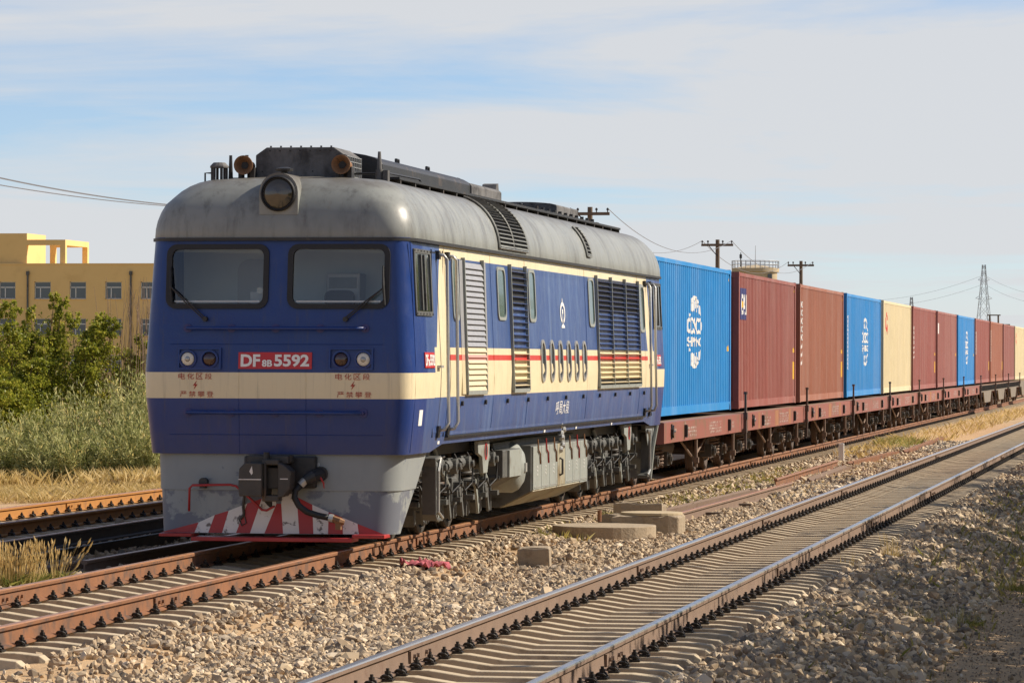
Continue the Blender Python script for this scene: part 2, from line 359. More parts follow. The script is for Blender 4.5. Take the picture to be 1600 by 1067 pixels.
# ------------------------------------------------------------------ mesh helpers
class MB:
    def __init__(s): s.v, s.f, s.mi = [], [], []
    def add(s, vs, fs, mi=0):
        b = len(s.v); s.v += [tuple(p) for p in vs]
        for f in fs: s.f.append(tuple(i + b for i in f)); s.mi.append(mi)
        return s
    def box(s, c, d, rot=None, mi=0):
        hx, hy, hz = d[0] / 2, d[1] / 2, d[2] / 2
        vs = [Vector((x, y, z)) for z in (-hz, hz) for y in (-hy, hy) for x in (-hx, hx)]
        if rot is not None:
            m = Euler(rot).to_matrix(); vs = [m @ p for p in vs]
        c = Vector(c)
        return s.add([p + c for p in vs], [(0, 2, 3, 1), (4, 5, 7, 6), (0, 1, 5, 4), (2, 6, 7, 3), (0, 4, 6, 2), (1, 3, 7, 5)], mi)
    def b2(s, x0, x1, y0, y1, z0, z1, mi=0):
        return s.box(((x0 + x1) / 2, (y0 + y1) / 2, (z0 + z1) / 2), (abs(x1 - x0), abs(y1 - y0), abs(z1 - z0)), None, mi)
    def cyl(s, p0, p1, r0, r1=None, n=12, caps=True, mi=0):
        r1 = r0 if r1 is None else r1
        p0, p1 = Vector(p0), Vector(p1)
        q = (p1 - p0).to_track_quat('Z', 'Y')
        vs = []
        for p, r in ((p0, r0), (p1, r1)):
            for i in range(n):
                a = 2 * math.pi * i / n
                vs.append(p + q @ Vector((r * math.cos(a), r * math.sin(a), 0)))
        fs = [(i, (i + 1) % n, n + (i + 1) % n, n + i) for i in range(n)]
        if caps: fs += [tuple(range(n - 1, -1, -1)), tuple(range(n, 2 * n))]
        return s.add(vs, fs, mi)
    def lathe(s, p0, axis, prof, n=20, mi=0):
        """prof: list of (distance along axis, radius)"""
        p0 = Vector(p0); q = Vector(axis).normalized().to_track_quat('Z', 'Y')
        vs = []
        for t, r in prof:
            for i in range(n):
                a = 2 * math.pi * i / n
                vs.append(p0 + q @ Vector((r * math.cos(a), r * math.sin(a), t)))
        fs = []
        for k in range(len(prof) - 1):
            fs += [(k * n + i, k * n + (i + 1) % n, (k + 1) * n + (i + 1) % n, (k + 1) * n + i) for i in range(n)]
        m = len(prof) - 1
        if prof[0][1] > 1e-4: fs.append(tuple(range(n - 1, -1, -1)))
        if prof[-1][1] > 1e-4: fs.append(tuple(m * n + i for i in range(n)))
        return s.add(vs, fs, mi)
    def tube(s, pts, r, n=8, mi=0, caps=True):
        pts = [Vector(p) for p in pts]; vs = []; up = None
        for k, p in enumerate(pts):
            d = (pts[min(k + 1, len(pts) - 1)] - pts[max(k - 1, 0)]).normalized()
            if up is None: up = d.orthogonal().normalized()
            up = (up - d * up.dot(d)).normalized()
            w = d.cross(up); rr = r[k] if isinstance(r, (list, tuple)) else r
            for i in range(n):
                a = 2 * math.pi * i / n
                vs.append(p + up * rr * math.cos(a) + w * rr * math.sin(a))
        fs = []
        for k in range(len(pts) - 1):
            fs += [(k * n + i, k * n + (i + 1) % n, (k + 1) * n + (i + 1) % n, (k + 1) * n + i) for i in range(n)]
        if caps: fs += [tuple(range(n - 1, -1, -1)), tuple((len(pts) - 1) * n + i for i in range(n))]
        return s.add(vs, fs, mi)
    def prism(s, poly, fn, mi=0):
        """poly: 2-D outline; fn(u, v, k) -> point for the near (k=0) and far (k=1) cap"""
        n = len(poly)
        vs = [fn(u, v, 0) for u, v in poly] + [fn(u, v, 1) for u, v in poly]
        fs = [tuple(range(n - 1, -1, -1)), tuple(range(n, 2 * n))]
        fs += [(i, (i + 1) % n, n + (i + 1) % n, n + i) for i in range(n)]
        return s.add(vs, fs, mi)
    def ring(s, outer, inner, fn, mi=0):
        """frame between two outlines with the same number of points"""
        n = len(outer)
        vs = [fn(u, v, k) for k in (0, 1) for o in (outer, inner) for u, v in o]
        O0, I0, O1, I1 = 0, n, 2 * n, 3 * n
        fs = []
        for i in range(n):
            j = (i + 1) % n
            fs += [(O0 + i, O0 + j, I0 + j, I0 + i), (O1 + j, O1 + i, I1 + i, I1 + j),
                   (O0 + j, O0 + i, O1 + i, O1 + j), (I0 + i, I0 + j, I1 + j, I1 + i)]
        return s.add(vs, fs, mi)
    def build(s, name, mat=None, parent=None, smooth=False, bevel=0.0, loc=None, mats=None, seg=2):
        me = bpy.data.meshes.new(name)
        me.from_pydata(s.v, [], s.f)
        for m in (mats or [mat]): me.materials.append(M[m] if isinstance(m, str) else m)
        if mats: me.polygons.foreach_set('material_index', s.mi)
        if smooth: me.polygons.foreach_set('use_smooth', [True] * len(me.polygons))
        me.update()
        o = link(name, me, parent)
        if bevel:
            b = o.modifiers.new('bevel', 'BEVEL'); b.width, b.segments, b.limit_method = bevel, seg, 'ANGLE'
            b.angle_limit = R(40)
            if smooth is False:
                pass
        if smooth == 'auto': pass
        if loc is not None: o.location = loc
        return o

def recalc(o):
    import bmesh
    bm = bmesh.new(); bm.from_mesh(o.data); bmesh.ops.recalc_face_normals(bm, faces=bm.faces); bm.to_mesh(o.data); bm.free()
    return o

def autosmooth(o, deg=35):
    me = o.data
    me.polygons.foreach_set('use_smooth', [True] * len(me.polygons))
    import bmesh
    bm = bmesh.new(); bm.from_mesh(me)
    bmesh.ops.recalc_face_normals(bm, faces=bm.faces)
    for e in bm.edges:
        e.smooth = not (len(e.link_faces) != 2 or e.calc_face_angle(3.0) > R(deg))
    bm.to_mesh(me); bm.free()
    return o

def link(name, data, parent=None):
    o = bpy.data.objects.new(name, data); COL.objects.link(o)
    if parent is not None: o.parent = parent
    return o

def tag(o, label=None, cat=None, group=None, kind=None):
    for k, v in (('label', label), ('category', cat), ('group', group), ('kind', kind)):
        if v: o[k] = v
    return o

def thing(name, label, cat, loc=(0, 0, 0), rz=0.0, group=None):
    o = bpy.data.objects.new(name, None); COL.objects.link(o)
    o.empty_display_size = 0.3; o.location = loc; o.rotation_euler = (0, 0, rz)
    return tag(o, label, cat, group)

def np_mesh(name, V, F, mat, parent=None, tint=None, smooth=False):
    """V (n,3) verts, F (m,k) equal-sized faces; tint per face"""
    me = bpy.data.meshes.new(name)
    V = np.ascontiguousarray(V, dtype=np.float32); F = np.ascontiguousarray(F, dtype=np.int32)
    m, k = F.shape
    me.vertices.add(len(V)); me.vertices.foreach_set('co', V.ravel())
    me.loops.add(m * k); me.loops.foreach_set('vertex_index', F.ravel())
    me.polygons.add(m); me.polygons.foreach_set('loop_start', np.arange(m, dtype=np.int32) * k)
    me.polygons.foreach_set('use_smooth', np.full(m, bool(smooth)))
    me.update(calc_edges=True)
    if tint is not None:
        a = me.attributes.new('tint', 'FLOAT', 'FACE'); a.data.foreach_set('value', np.ascontiguousarray(tint, dtype=np.float32))
    me.materials.append(M[mat])
    return link(name, me, parent)

def quads(name, Q, tint, mat, parent=None):
    Q = np.asarray(Q, dtype=np.float32); n, k = Q.shape[0], Q.shape[1]
    return np_mesh(name, Q.reshape(-1, 3), np.arange(n * k).reshape(n, k), mat, parent, tint)

def rrect(x0, x1, z0, z1, r, n=5):
    pts = []
    for cx_, cz_, a0 in ((x1 - r, z0 + r, -90), (x1 - r, z1 - r, 0), (x0 + r, z1 - r, 90), (x0 + r, z0 + r, 180)):
        for i in range(n + 1):
            a = R(a0 + 90 * i / n); pts.append((cx_ + r * math.cos(a), cz_ + r * math.sin(a)))
    return pts

_txt = {}
def text_mesh(body, bold=0.0):
    """outline of a string as 2-D mesh data (unit capital size), from Blender's own font"""
    key = (body, bold)
    if key not in _txt:
        cu = bpy.data.curves.new('lettering', 'FONT'); cu.body = body; cu.size = 1.0; cu.resolution_u = 3
        cu.offset = bold; cu.align_x, cu.align_y = 'CENTER', 'CENTER'
        ob = bpy.data.objects.new('lettering', cu); COL.objects.link(ob)
        dg = bpy.context.evaluated_depsgraph_get(); dg.update()
        me = ob.evaluated_get(dg).to_mesh()
        vs = np.array([v.co[:] for v in me.vertices]).reshape(-1, 3); fs = [tuple(p.vertices) for p in me.polygons]
        ob.evaluated_get(dg).to_mesh_clear(); bpy.data.objects.remove(ob); bpy.data.curves.remove(cu)
        lo, hi = vs.min(0), vs.max(0)
        vs = (vs - (lo + hi) / 2) ; _txt[key] = (vs, fs, hi - lo)
    return _txt[key]

def text_to(mb, body, u0, u1, v0, v1, fn, bold=0.0, mi=0, turn=False):
    """fit the string into the box (u0..u1, v0..v1); fn(u, v) -> 3-D point"""
    vs, fs, d = text_mesh(body, bold)
    out = []
    for x, y, _ in vs:
        a, b = x / d[0], y / d[1]
        if turn: a, b = b, -a
        out.append(fn((u0 + u1) / 2 + a * (u1 - u0), (v0 + v1) / 2 + b * (v1 - v0)))
    mb.add(out, fs, mi)

# ------------------------------------------------------------------ ground
_gx = np.array([-3000, -40, -14, -9.5, -7.9, -7.3, -4.4, -3.9, -2.2, -1.7, -1.2, -1.0, 1.0, 1.2, 1.7, 2.6, 3.4, 3.8, 4.02, 6.2, 6.4, 6.75, 7.9, 9.0, 14, 60, 3000.])
_gz = np.array([-1.5, -0.8, -0.62, -0.5, -0.34, -0.27, -0.27, -0.31, -0.31, -0.29, -0.25, -0.30, -0.30, -0.25, -0.27, -0.33, -0.29, -0.26, -0.36, -0.36, -0.27, -0.30, -0.66, -0.74, -0.7, -0.5, -1.5])
def gh(x, y):
    """height of the ground: rail head is z = 0, the ballast beds are proud, the verges fall away"""
    x, y = np.asarray(x, float), np.asarray(y, float)
    z = np.interp(x, _gx, _gz)
    lump = 0.5 * np.sin(x * 2.3 + 0.7 * y) + 0.5 * np.sin(x * 1.1 - y * 1.7 + 1.0) + 0.4 * np.sin(y * 0.63 + x * 0.4 + 2.0)
    z = z + 0.0
    flat = ((np.abs(x) < 1.5) | (np.abs(x - 5.11) < 1.4) | (np.abs(x + 5.9) < 1.5)).astype(float)
    return z + lump * 0.022 * (1 - 0.75 * flat) - 0.03 * np.clip((y - 400) / 400, 0, 4) * 10 * 0

def make_ground():
    xs = np.unique(np.concatenate([np.linspace(-3000, -60, 14), np.linspace(-60, -16, 20), np.arange(-16, 15.01, 0.22), np.linspace(16, 60, 14), np.linspace(80, 3000, 12)]))
    ys = np.unique(np.concatenate([np.linspace(-400, -20, 12), np.arange(-19, 60.01, 0.4), np.arange(61, 140, 1.5), np.linspace(142, 400, 30), np.linspace(420, 6000, 30)]))
    X, Y = np.meshgrid(xs, ys)
    V = np.stack([X, Y, gh(X, Y)], -1).reshape(-1, 3)
    nx, ny = len(xs), len(ys)
    i = np.arange(ny - 1)[:, None] * nx + np.arange(nx - 1)[None, :]
    F = np.stack([i, i + 1, i + nx + 1, i + nx], -1).reshape(-1, 4)
    return tag(np_mesh('ground', V, F, 'ground', smooth=True), 'dry sandy railway ground with ballast beds', None, None, 'structure')
make_ground()

# ------------------------------------------------------------------ tracks
RAIL = [(-0.07, -0.176), (0.07, -0.176), (0.07, -0.163), (0.012, -0.147), (0.0085, -0.06), (0.0085, -0.048), (0.034, -0.038),
        (0.036, -0.012), (0.030, -0.002), (0.015, 0.0), (-0.015, 0.0), (-0.030, -0.002), (-0.036, -0.012), (-0.034, -0.038),
        (-0.0085, -0.048), (-0.0085, -0.06), (-0.012, -0.147), (-0.07, -0.163)]
def rail_mesh(mb, x, ys, z=0.0, top=1, roll=0.0, slew=0.0):
    n = len(RAIL); cr, sr = math.cos(roll), math.sin(roll)
    vs = []
    for y in ys:
        for u, v in RAIL:
            uu, vv = (u, v + 0.088) if roll else (u, v)
            vs.append((x + slew * (y - ys[0]) + uu * cr - vv * sr, y, z + uu * sr + vv * cr))
    b = len(mb.v); mb.v += vs
    for k in range(len(ys) - 1):
        for i in range(n):
            j = (i + 1) % n
            mb.f.append((b + k * n + i, b + k * n + j, b + (k + 1) * n + j, b + (k + 1) * n + i))
            mb.mi.append(top if 7 <= i <= 11 else 0)
    mb.f.append(tuple(b + i for i in range(n - 1, -1, -1))); mb.mi.append(0)
    mb.f.append(tuple(b + (len(ys) - 1) * n + i for i in range(n))); mb.mi.append(0)

def sleeper_mesh():
    st = [(-1.25, -0.235, .065), (-1.20, -0.198, .072), (-1.0, -0.178, .074), (-0.55, -0.178, .074), (-0.25, -0.222, .068), (0.25, -0.222, .068),
          (0.55, -0.178, .074), (1.0, -0.178, .074), (1.20, -0.198, .072), (1.25, -0.235, .065)]
    mb = MB(); vs = []
    for x, z, w in st: vs += [(x, -0.125, -0.42), (x, -w - 0.004, z - 0.005), (x, -w, z), (x, w, z), (x, w + 0.004, z - 0.005), (x, 0.125, -0.42)]
    fs = []
    for k in range(len(st) - 1):
        for i in range(6):
            j = (i + 1) % 6; fs.append((k * 6 + i, (k + 1) * 6 + i, (k + 1) * 6 + j, k * 6 + j))
    fs += [tuple(range(6)), tuple(range(59, 53, -1))]
    mb.add(vs, fs)
    o = mb.build('sleeper', 'sleeper'); recalc(o)
    me = o.data; bpy.data.objects.remove(o)
    return me

def clip_geo(mb, s):
    """one rail fastening on side s of the rail: shoulder, bent spring clip, bolt and nut"""
    mb.b2(s * 0.055, s * 0.15, -0.05, 0.05, -0.178, -0.163)
    mb.box((s * 0.095, 0, -0.148), (0.06, 0.075, 0.018), (0, s * 0.25, 0))
    mb.cyl((s * 0.105, 0, -0.15), (s * 0.105, 0, -0.085), 0.013, n=6)
    mb.cyl((s * 0.105, 0, -0.125), (s * 0.105, 0, -0.105), 0.023, n=6)
    for e in (-1, 1):
        mb.tube([(s * 0.06, e * 0.018, -0.15), (s * 0.08, e * 0.05, -0.135), (s * 0.12, e * 0.055, -0.138), (s * 0.135, e * 0.025, -0.155)], 0.009, n=5)

SLEEPER = sleeper_mesh()
def clip_mesh(s):
    mb = MB(); clip_geo(mb, s); o = mb.build('rail_clip', 'clip'); recalc(o); me = o.data; bpy.data.objects.remove(o); return me
CLIPS = {1: clip_mesh(1), -1: clip_mesh(-1)}

def make_track(cx_, y0, y1, pitch, side_mat, top_mat, label, ncl, nsl, jit=0.02):
    t = thing('railway_track', label, 'railway track', (cx_, 0, 0))
    ys = np.concatenate([np.arange(y0, min(y1, 160), 8.0), [min(y1, 160)]]) if y1 <= 170 else np.concatenate([np.arange(y0, 160, 8.0), [y1]])
    for s in (-1, 1):
        mb = MB(); rail_mesh(mb, s * 0.7525, list(ys))
        autosmooth(recalc(mb.build('rail', None, t, mats=[side_mat, top_mat])), 30)
        # fishplates at the joints
        for yj in np.arange(y0 + 6.3, 60, 12.5):
            f = MB()
            for e in (-1, 1):
                f.b2(e * 0.013 + s * 0.7525, e * 0.032 + s * 0.7525, yj - 0.40, yj + 0.40, -0.142, -0.055)
                for q in (-0.3, -0.17, 0.17, 0.3): f.cyl((s * 0.7525 + e * 0.02, yj + q, -0.098), (s * 0.7525 + e * 0.055, yj + q, -0.098), 0.018, n=6)
            f.build('fishplate', side_mat, t)
    rn = random.Random(int(cx_ * 100))
    Y = np.arange(y0 + 0.2, min(y1, 190), pitch)
    rest, restc = MB(), MB()
    sv = [v.co[:] for v in SLEEPER.vertices]; sf = [tuple(p.vertices) for p in SLEEPER.polygons]
    nc = 0
    for k, y in enumerate(Y):
        y = y + rn.uniform(-jit, jit); a = rn.uniform(-0.012, 0.012)
        if k < nsl:
            o = link('sleeper', SLEEPER, t); o.location = (rn.uniform(-0.015, 0.015), y, rn.uniform(-0.006, 0)); o.rotation_euler = (0, 0, a)
        else:
            rest.add([(p[0], p[1] + y, p[2]) for p in sv], sf)
        for s in (-1, 1):
            for e in (-1, 1):
                if nc < ncl:
                    o = link('rail_clip', CLIPS[e], t); o.location = (s * 0.7525, y, 0); o.rotation_euler = (0, 0, rn.uniform(-0.1, 0.1)); nc += 1
                elif y < 130:
                    c = MB(); clip_geo(c, e); restc.add([(p[0] + s * 0.7525, p[1] + y, p[2]) for p in c.v], c.f)
    if rest.v: tag(rest.build('distant_sleepers', 'sleeper', t), kind='stuff')
    if restc.v: tag(restc.build('distant_rail_clips', 'clip', t), kind='stuff')
    return t
make_track(5.11, -20, 260, 0.555, 'rail_brown', 'rail_top', 'main track with polished bright rails and close sleepers in front of the train', 300, 270)
make_track(0.0, -14, 240, 0.60, 'rail_rust', 'rail_toprust', 'rusty track on pale concrete sleepers carrying the locomotive and wagons', 300, 120)
make_track(-5.9, -4, 120, 0.60, 'rail_orange', 'rail_toprust', 'orange rusted track left of the locomotive in front of the shrubs', 160, 80)

def px(u, v, z):
    """ground point seen at photo pixel (u, v) when it lies at height z: used once to read real places off the photograph"""
    den = (CAM[2] - z) * 6150 / (v - 561.0)
    a = (u - 1862) / 6150 * den * math.cos(YAW)
    return CAM[0] + a, CAM[1] + (den + a * math.sin(YAW)) / math.cos(YAW)

wx, wy = px(945, 828, -0.2)
# ------------------------------------------------------------------ ballast: real stones
def stones(name, pts, size, tint, label):
    n = len(pts)
    g = (1 + 5 ** 0.5) / 2
    base = np.array([(-1, g, 0), (1, g, 0), (-1, -g, 0), (1, -g, 0), (0, -1, g), (0, 1, g), (0, -1, -g), (0, 1, -g), (g, 0, -1), (g, 0, 1), (-g, 0, -1), (-g, 0, 1)]) / 1.9 * 0.62
    tri = np.array([(0, 11, 5), (0, 5, 1), (0, 1, 7), (0, 7, 10), (0, 10, 11), (1, 5, 9), (5, 11, 4), (11, 10, 2), (10, 7, 6), (7, 1, 8), (3, 9, 4), (3, 4, 2), (3, 2, 6), (3, 6, 8), (3, 8, 9), (4, 9, 5), (2, 4, 11), (6, 2, 10), (8, 6, 7), (9, 8, 1)])
    B = base[None] * rng.uniform(0.72, 1.28, (n, 12, 1)) + rng.uniform(-0.1, 0.1, (n, 12, 3))
    B *= (np.array([1.05, 1.05, 0.75]) * rng.uniform(0.6, 1.35, (n, 3)))[:, None, :]
    B *= size[:, None, None]
    q = rng.normal(size=(n, 4)); q /= np.linalg.norm(q, axis=1, keepdims=True)
    w, x, y, z = q.T
    Rm = np.stack([1 - 2 * (y * y + z * z), 2 * (x * y - z * w), 2 * (x * z + y * w), 2 * (x * y + z * w), 1 - 2 * (x * x + z * z), 2 * (y * z - x * w),
                   2 * (x * z - y * w), 2 * (y * z + x * w), 1 - 2 * (x * x + y * y)], -1).reshape(n, 3, 3)
    V = np.einsum('nij,nkj->nki', Rm, B) + pts[:, None, :]
    F = tri[None] + (np.arange(n) * 12)[:, None, None]
    o = np_mesh(name, V.reshape(-1, 3), F.reshape(-1, 3), 'stone', None, np.repeat(tint, 20))
    return tag(o, label, None, None, 'stuff')

def patch(x0, x1, y0, y1, dens, smin, smax, keep=None, tmean=0.55, tsd=0.26):
    n = int((x1 - x0) * (y1 - y0) * dens)
    x, y = rng.uniform(x0, x1, n), rng.uniform(y0, y1, n)
    if keep is not None:
        k = rng.uniform(0, 1, n) < keep(x, y); x, y = x[k], y[k]
    n = len(x)
    sz = rng.uniform(smin, smax, n) * np.where(rng.uniform(0, 1, n) < 0.10, rng.uniform(1.2, 1.6, n), 1.0)
    z = gh(x, y) + sz * rng.uniform(0.05, 0.45, n)
    dark = rng.uniform(0, 1, n) < 0.26
    t = np.clip(rng.normal(tmean, tsd, n), 0.05, 1); t[dark] = rng.uniform(0, 0.3, dark.sum())
    return np.stack([x, y, z], -1), sz, t

def bl(x, y, f=1.0, ph=0.0):
    return 0.5 + 0.25 * (np.sin(x * 1.7 * f + y * 0.9 * f + ph) + np.sin(y * 1.3 * f - x * 2.1 * f + 2 * ph))
def clear_sand(x, y):
    k = np.ones_like(x)
    k *= np.where((y < -5.5) & (x < 2.1 + 0.5 * np.sin(y * 1.3)), 0.22, 1)           # bare sand beside the sleeper ends
    k *= np.where((y > -1) & (y < 8) & (x < 2.1), 0.35, 1)
    k *= np.where(np.hypot((x - 2.75) / 1.1, (y - 9.9) / 1.9) < 1, 0.12, 1)             # round the concrete well
    k *= np.where(np.hypot(x - 2.5, (y - 0.6) / 1.5) < 0.7, 0.3, 1)
    return k * np.clip(0.15 + 1.15 * bl(x, y, 1.3), 0, 1)
P = [patch(wx - 0.3, wx + 1.15, wy + 0.3, wy + 3.6, 120, 0.03, 0.07, None, 0.6), patch(1.28, 4.0, -16, 24, 430, 0.024, 0.064, clear_sand, 0.66, 0.24), patch(1.28, 4.0, 24, 75, 150, 0.04, 0.085, lambda x, y: 0.3 + 0.7 * bl(x, y, 0.7), 0.66),
     patch(2.2, 4.2, -16, 22, 260, 0.02, 0.045, lambda x, y: 0.8 * np.ones_like(x), 0.66, 0.22)]
stones('ballast_stones', *[np.concatenate(a) for a in zip(*P)], 'pale crushed ballast stones between the train and the main track')
P = [patch(6.25, 8.0, -16, 22, 380, 0.034, 0.08, lambda x, y: np.clip((8.25 + 0.2 * np.sin(y) - x) / 1.0, 0.05, 1), 0.68, 0.26), patch(6.25, 8.0, 22, 110, 80, 0.05, 0.09, None, 0.62, 0.26),
     patch(7.6, 10.5, -16, 30, 14, 0.015, 0.05, None, 0.35, 0.3), patch(7.6, 9.8, -16, 10, 160, 0.008, 0.018, None, 0.4, 0.3)]
stones('ballast_shoulder_stones', *[np.concatenate(a) for a in zip(*P)], 'grey brown ballast stones heaped beside the main track at lower right')
P = [patch(3.9, 6.3, -16, 70, 60, 0.02, 0.045, None, 0.45), patch(-1.25, 1.25, -13, 12, 120, 0.02, 0.05, None, 0.5), patch(1.0, 1.6, -13, 40, 90, 0.03, 0.07, None, 0.5),
     patch(-1.25, 1.4, 12, 70, 25, 0.04, 0.08, None, 0.45)]
stones('crib_stones', *[np.concatenate(a) for a in zip(*P)], 'scattered small stones between the sleepers')
P = [patch(-7.3, -1.25, -6, 30, 90, 0.035, 0.08, lambda x, y: np.where(np.abs(x + 5.9) < 1.2, 0.25, 0.9), 0.5), patch(-9.5, -7.2, 0, 40, 40, 0.03, 0.07, None, 0.6)]
stones('yard_stones', *[np.concatenate(a) for a in zip(*P)], 'dark ballast stones in the shadow left of the locomotive')

# ------------------------------------------------------------------ things lying on the ground
def spare_rail(x0, y0, x1, y1, label, roll=0.0, mat='rail_brown', dz=0.0, group='spare rails lying beside the tracks', top='rail_toprust'):
    L = math.hypot(x1 - x0, y1 - y0)
    mb = MB(); rail_mesh(mb, 0, list(np.linspace(0, L, 6)), 0.0, 1, roll)
    o = autosmooth(recalc(mb.build('spare_rail', None, None, mats=[mat, top])), 30)
    z = float(max(gh(x0, y0), gh(x1, y1), gh((x0 + x1) / 2, (y0 + y1) / 2)))
    o.location = (x0, y0, z + (0.176 if not roll else 0.075) + dz)
    o.rotation_euler = (0, 0, -math.atan2(x1 - x0, y1 - y0))
    return tag(o, label, 'rail', group)
spare_rail(2.05, 14.5, 2.40, 27.5, 'spare rail lying on its side nearest the concrete well', R(80))
spare_rail(2.62, 15.0, 2.80, 30.5, 'long upright spare rail nearest the main track', 0.0)
spare_rail(2.75, 35.0, 2.62, 45.0, 'spare rail lying just beyond the white marker post', R(75))
spare_rail(2.35, 32.0, 2.25, 46.5, 'rusty spare rail behind the white marker post', 0.0, 'rail_rust')
spare_rail(2.45, 47.5, 2.7, 58.5, 'tilted spare rail in the middle of the stones further along', R(80), 'rail_rust')
spare_rail(2.85, 60.0, 2.6, 80.0, 'farthest spare rail sinking into dry grass', R(78), 'rail_rust')
spare_rail(-2.05, -0.6, -1.95, 14.0, 'dark spare rail in shadow closest to the locomotive track', 0.0)
spare_rail(-2.45, -1.5, -2.25, 16.0, 'dark spare rail second from the locomotive track', R(80))
spare_rail(-3.25, -1.0, -3.25, 20.0, 'dark spare rail in the middle of the shadowed yard', 0.0, 'steel_dark', 0.17, top='rail_toprust')
spare_rail(-3.32, -1.0, -3.30, 20.0, 'dark spare rail underneath the stacked one in shadow', R(82), 'steel_dark')
spare_rail(-3.95, -2.0, -3.95, 22.0, 'dark spare rail in shadow nearest the orange track', 0.0, 'steel_dark')
spare_rail(-8.15, 6.0, -8.15, 32.0, 'low dark spare rail beyond the orange track beside dry grass', 0.0, 'rail_brown', -0.06)

def support(x, y):     # short timber packing under the long upright rail
    mb = MB(); mb.box((0, 0, 0), (0.42, 0.16, 0.12)); o = mb.build('timber_block', 'wood', bevel=0.01); o.location = (x, y, float(gh(x, y)) + 0.02); return o
for i, y in enumerate((18.4, 22.6, 27.0)):
    tag(support(2.72, y), ('dark timber block under the long spare rail near the well', 'dark timber block under the middle of the long spare rail', 'dark timber block under the far end of the long spare rail')[i], 'timber block', 'packing blocks under the spare rail')

def rough_prism(poly, z0, z1, name, mat, parent=None, amp=0.012, seed=1, bevel=0.012):
    rr = random.Random(seed); mb = MB()
    out = []
    for i in range(len(poly)):
        a, b = poly[i], poly[(i + 1) % len(poly)]
        k = max(1, int(math.hypot(b[0] - a[0], b[1] - a[1]) / 0.12))
        for j in range(k):
            t = j / k; out.append((a[0] + (b[0] - a[0]) * t + rr.uniform(-amp, amp), a[1] + (b[1] - a[1]) * t + rr.uniform(-amp, amp)))
    jit = {}
    def fn(u, v, k):
        return (u, v, (z1 + rr.uniform(-amp, amp) * 0.7) if k else z0)
    mb.prism(out, fn)
    return recalc(mb.build(name, mat, parent, bevel=bevel))

# concrete well: broad round plinth, broken upper ring, back slab and a pipe stub
wx, wy = px(945, 828, -0.2)
well = thing('concrete_well', 'low round concrete well with broken upper slab beside the train', 'well', (wx, wy, 0))
circ = lambda r, n=40, sx=1.0: [(r * math.cos(2 * math.pi * i / n) * sx, r * math.sin(2 * math.pi * i / n)) for i in range(n)]
rough_prism(circ(0.72), -0.5, -0.13, 'plinth', 'concrete', well, 0.004, 3)
u = rough_prism([(-0.5, -0.40), (0.45, -0.36), (0.42, 0.35), (-0.4, 0.42)], -0.35, -0.03, 'upper_slab', 'concrete', well, 0.035, 4, 0.02)
u.location = (0.50, 1.15, 0)
mb = MB(); mb.prism(circ(0.44, 28), lambda a, b, k: (0.50 + a, 1.2 + b, -0.03 + 0.04 * k)); recalc(mb.build('cover', 'tower', well, bevel=0.008))
u = rough_prism([(-0.36, -0.16), (0.36, -0.2), (0.38, 0.16), (-0.34, 0.2)], -0.3, 0.05, 'back_slab', 'concrete', well, 0.035, 6, 0.02)
u.location = (0.02, 3.3, 0)
u = rough_prism([(-0.2, -0.12), (0.3, -0.12), (0.3, 0.12), (-0.2, 0.12)], -0.3, -0.05, 'side_slab', 'concrete', well, 0.03, 8, 0.015)
u.location = (-0.1, 1.6, 0)
mb = MB(); mb.cyl((-0.12, 0.35, -0.1), (-0.12, 0.35, 0.06), 0.03, n=10); mb.build('pipe_stub', 'rail_rust', well)
bx_, by_ = px(836, 889, -0.33)
o = rough_prism([(-0.19, -0.12), (0.18, -0.16), (0.22, 0.13), (-0.17, 0.16)], -0.3, 0.26, 'concrete_block', 'concrete', None, 0.015, 9, 0.02)
o.location = (bx_, by_, float(gh(bx_, by_))); o.rotation_euler = (R(4), R(-3), R(8)); tag(o, 'small half buried concrete block between the tracks', 'concrete block')
mx_, my_ = px(1315, 724, -0.33)
mp = thing('marker_post', 'short white painted marker post standing among spare rails', 'marker post', (mx_, my_, float(gh(mx_, my_))))
mb = MB(); mb.box((0, 0, 0.18), (0.13, 0.10, 0.56)); mb.build('post', 'white', mp, bevel=0.012)
mb = MB(); mb.box((0, 0, -0.02), (0.26, 0.24, 0.12)); mb.build('footing', 'concrete', mp, bevel=0.02)
# cloth
cx0, cy0 = px(665, 896, -0.3)
n = 12; mb = MB(); vs = []
for j in range(n):
    for i in range(n):
        a, b = (i / (n - 1) - .5), (j / (n - 1) - .5)
        vs.append((a * 0.42 * (1 - 0.5 * abs(b)), b * 0.75, 0.05 + 0.035 * math.sin(a * 17 + b * 5) * math.cos(b * 13) + 0.025 * math.sin(b * 23 + a * 9)))
mb.add(vs, [(j * n + i, j * n + i + 1, (j + 1) * n + i + 1, (j + 1) * n + i) for j in range(n - 1) for i in range(n - 1)])
o = mb.build('discarded_cloth', 'cloth', smooth=True); o.location = (cx0, cy0, float(gh(cx0, cy0)) + 0.03); o.rotation_euler = (0, 0, R(35))
sd = o.modifiers.new('thickness', 'SOLIDIFY'); sd.thickness = 0.01
tag(o, 'crumpled faded pink cloth lying on the ballast', 'cloth')

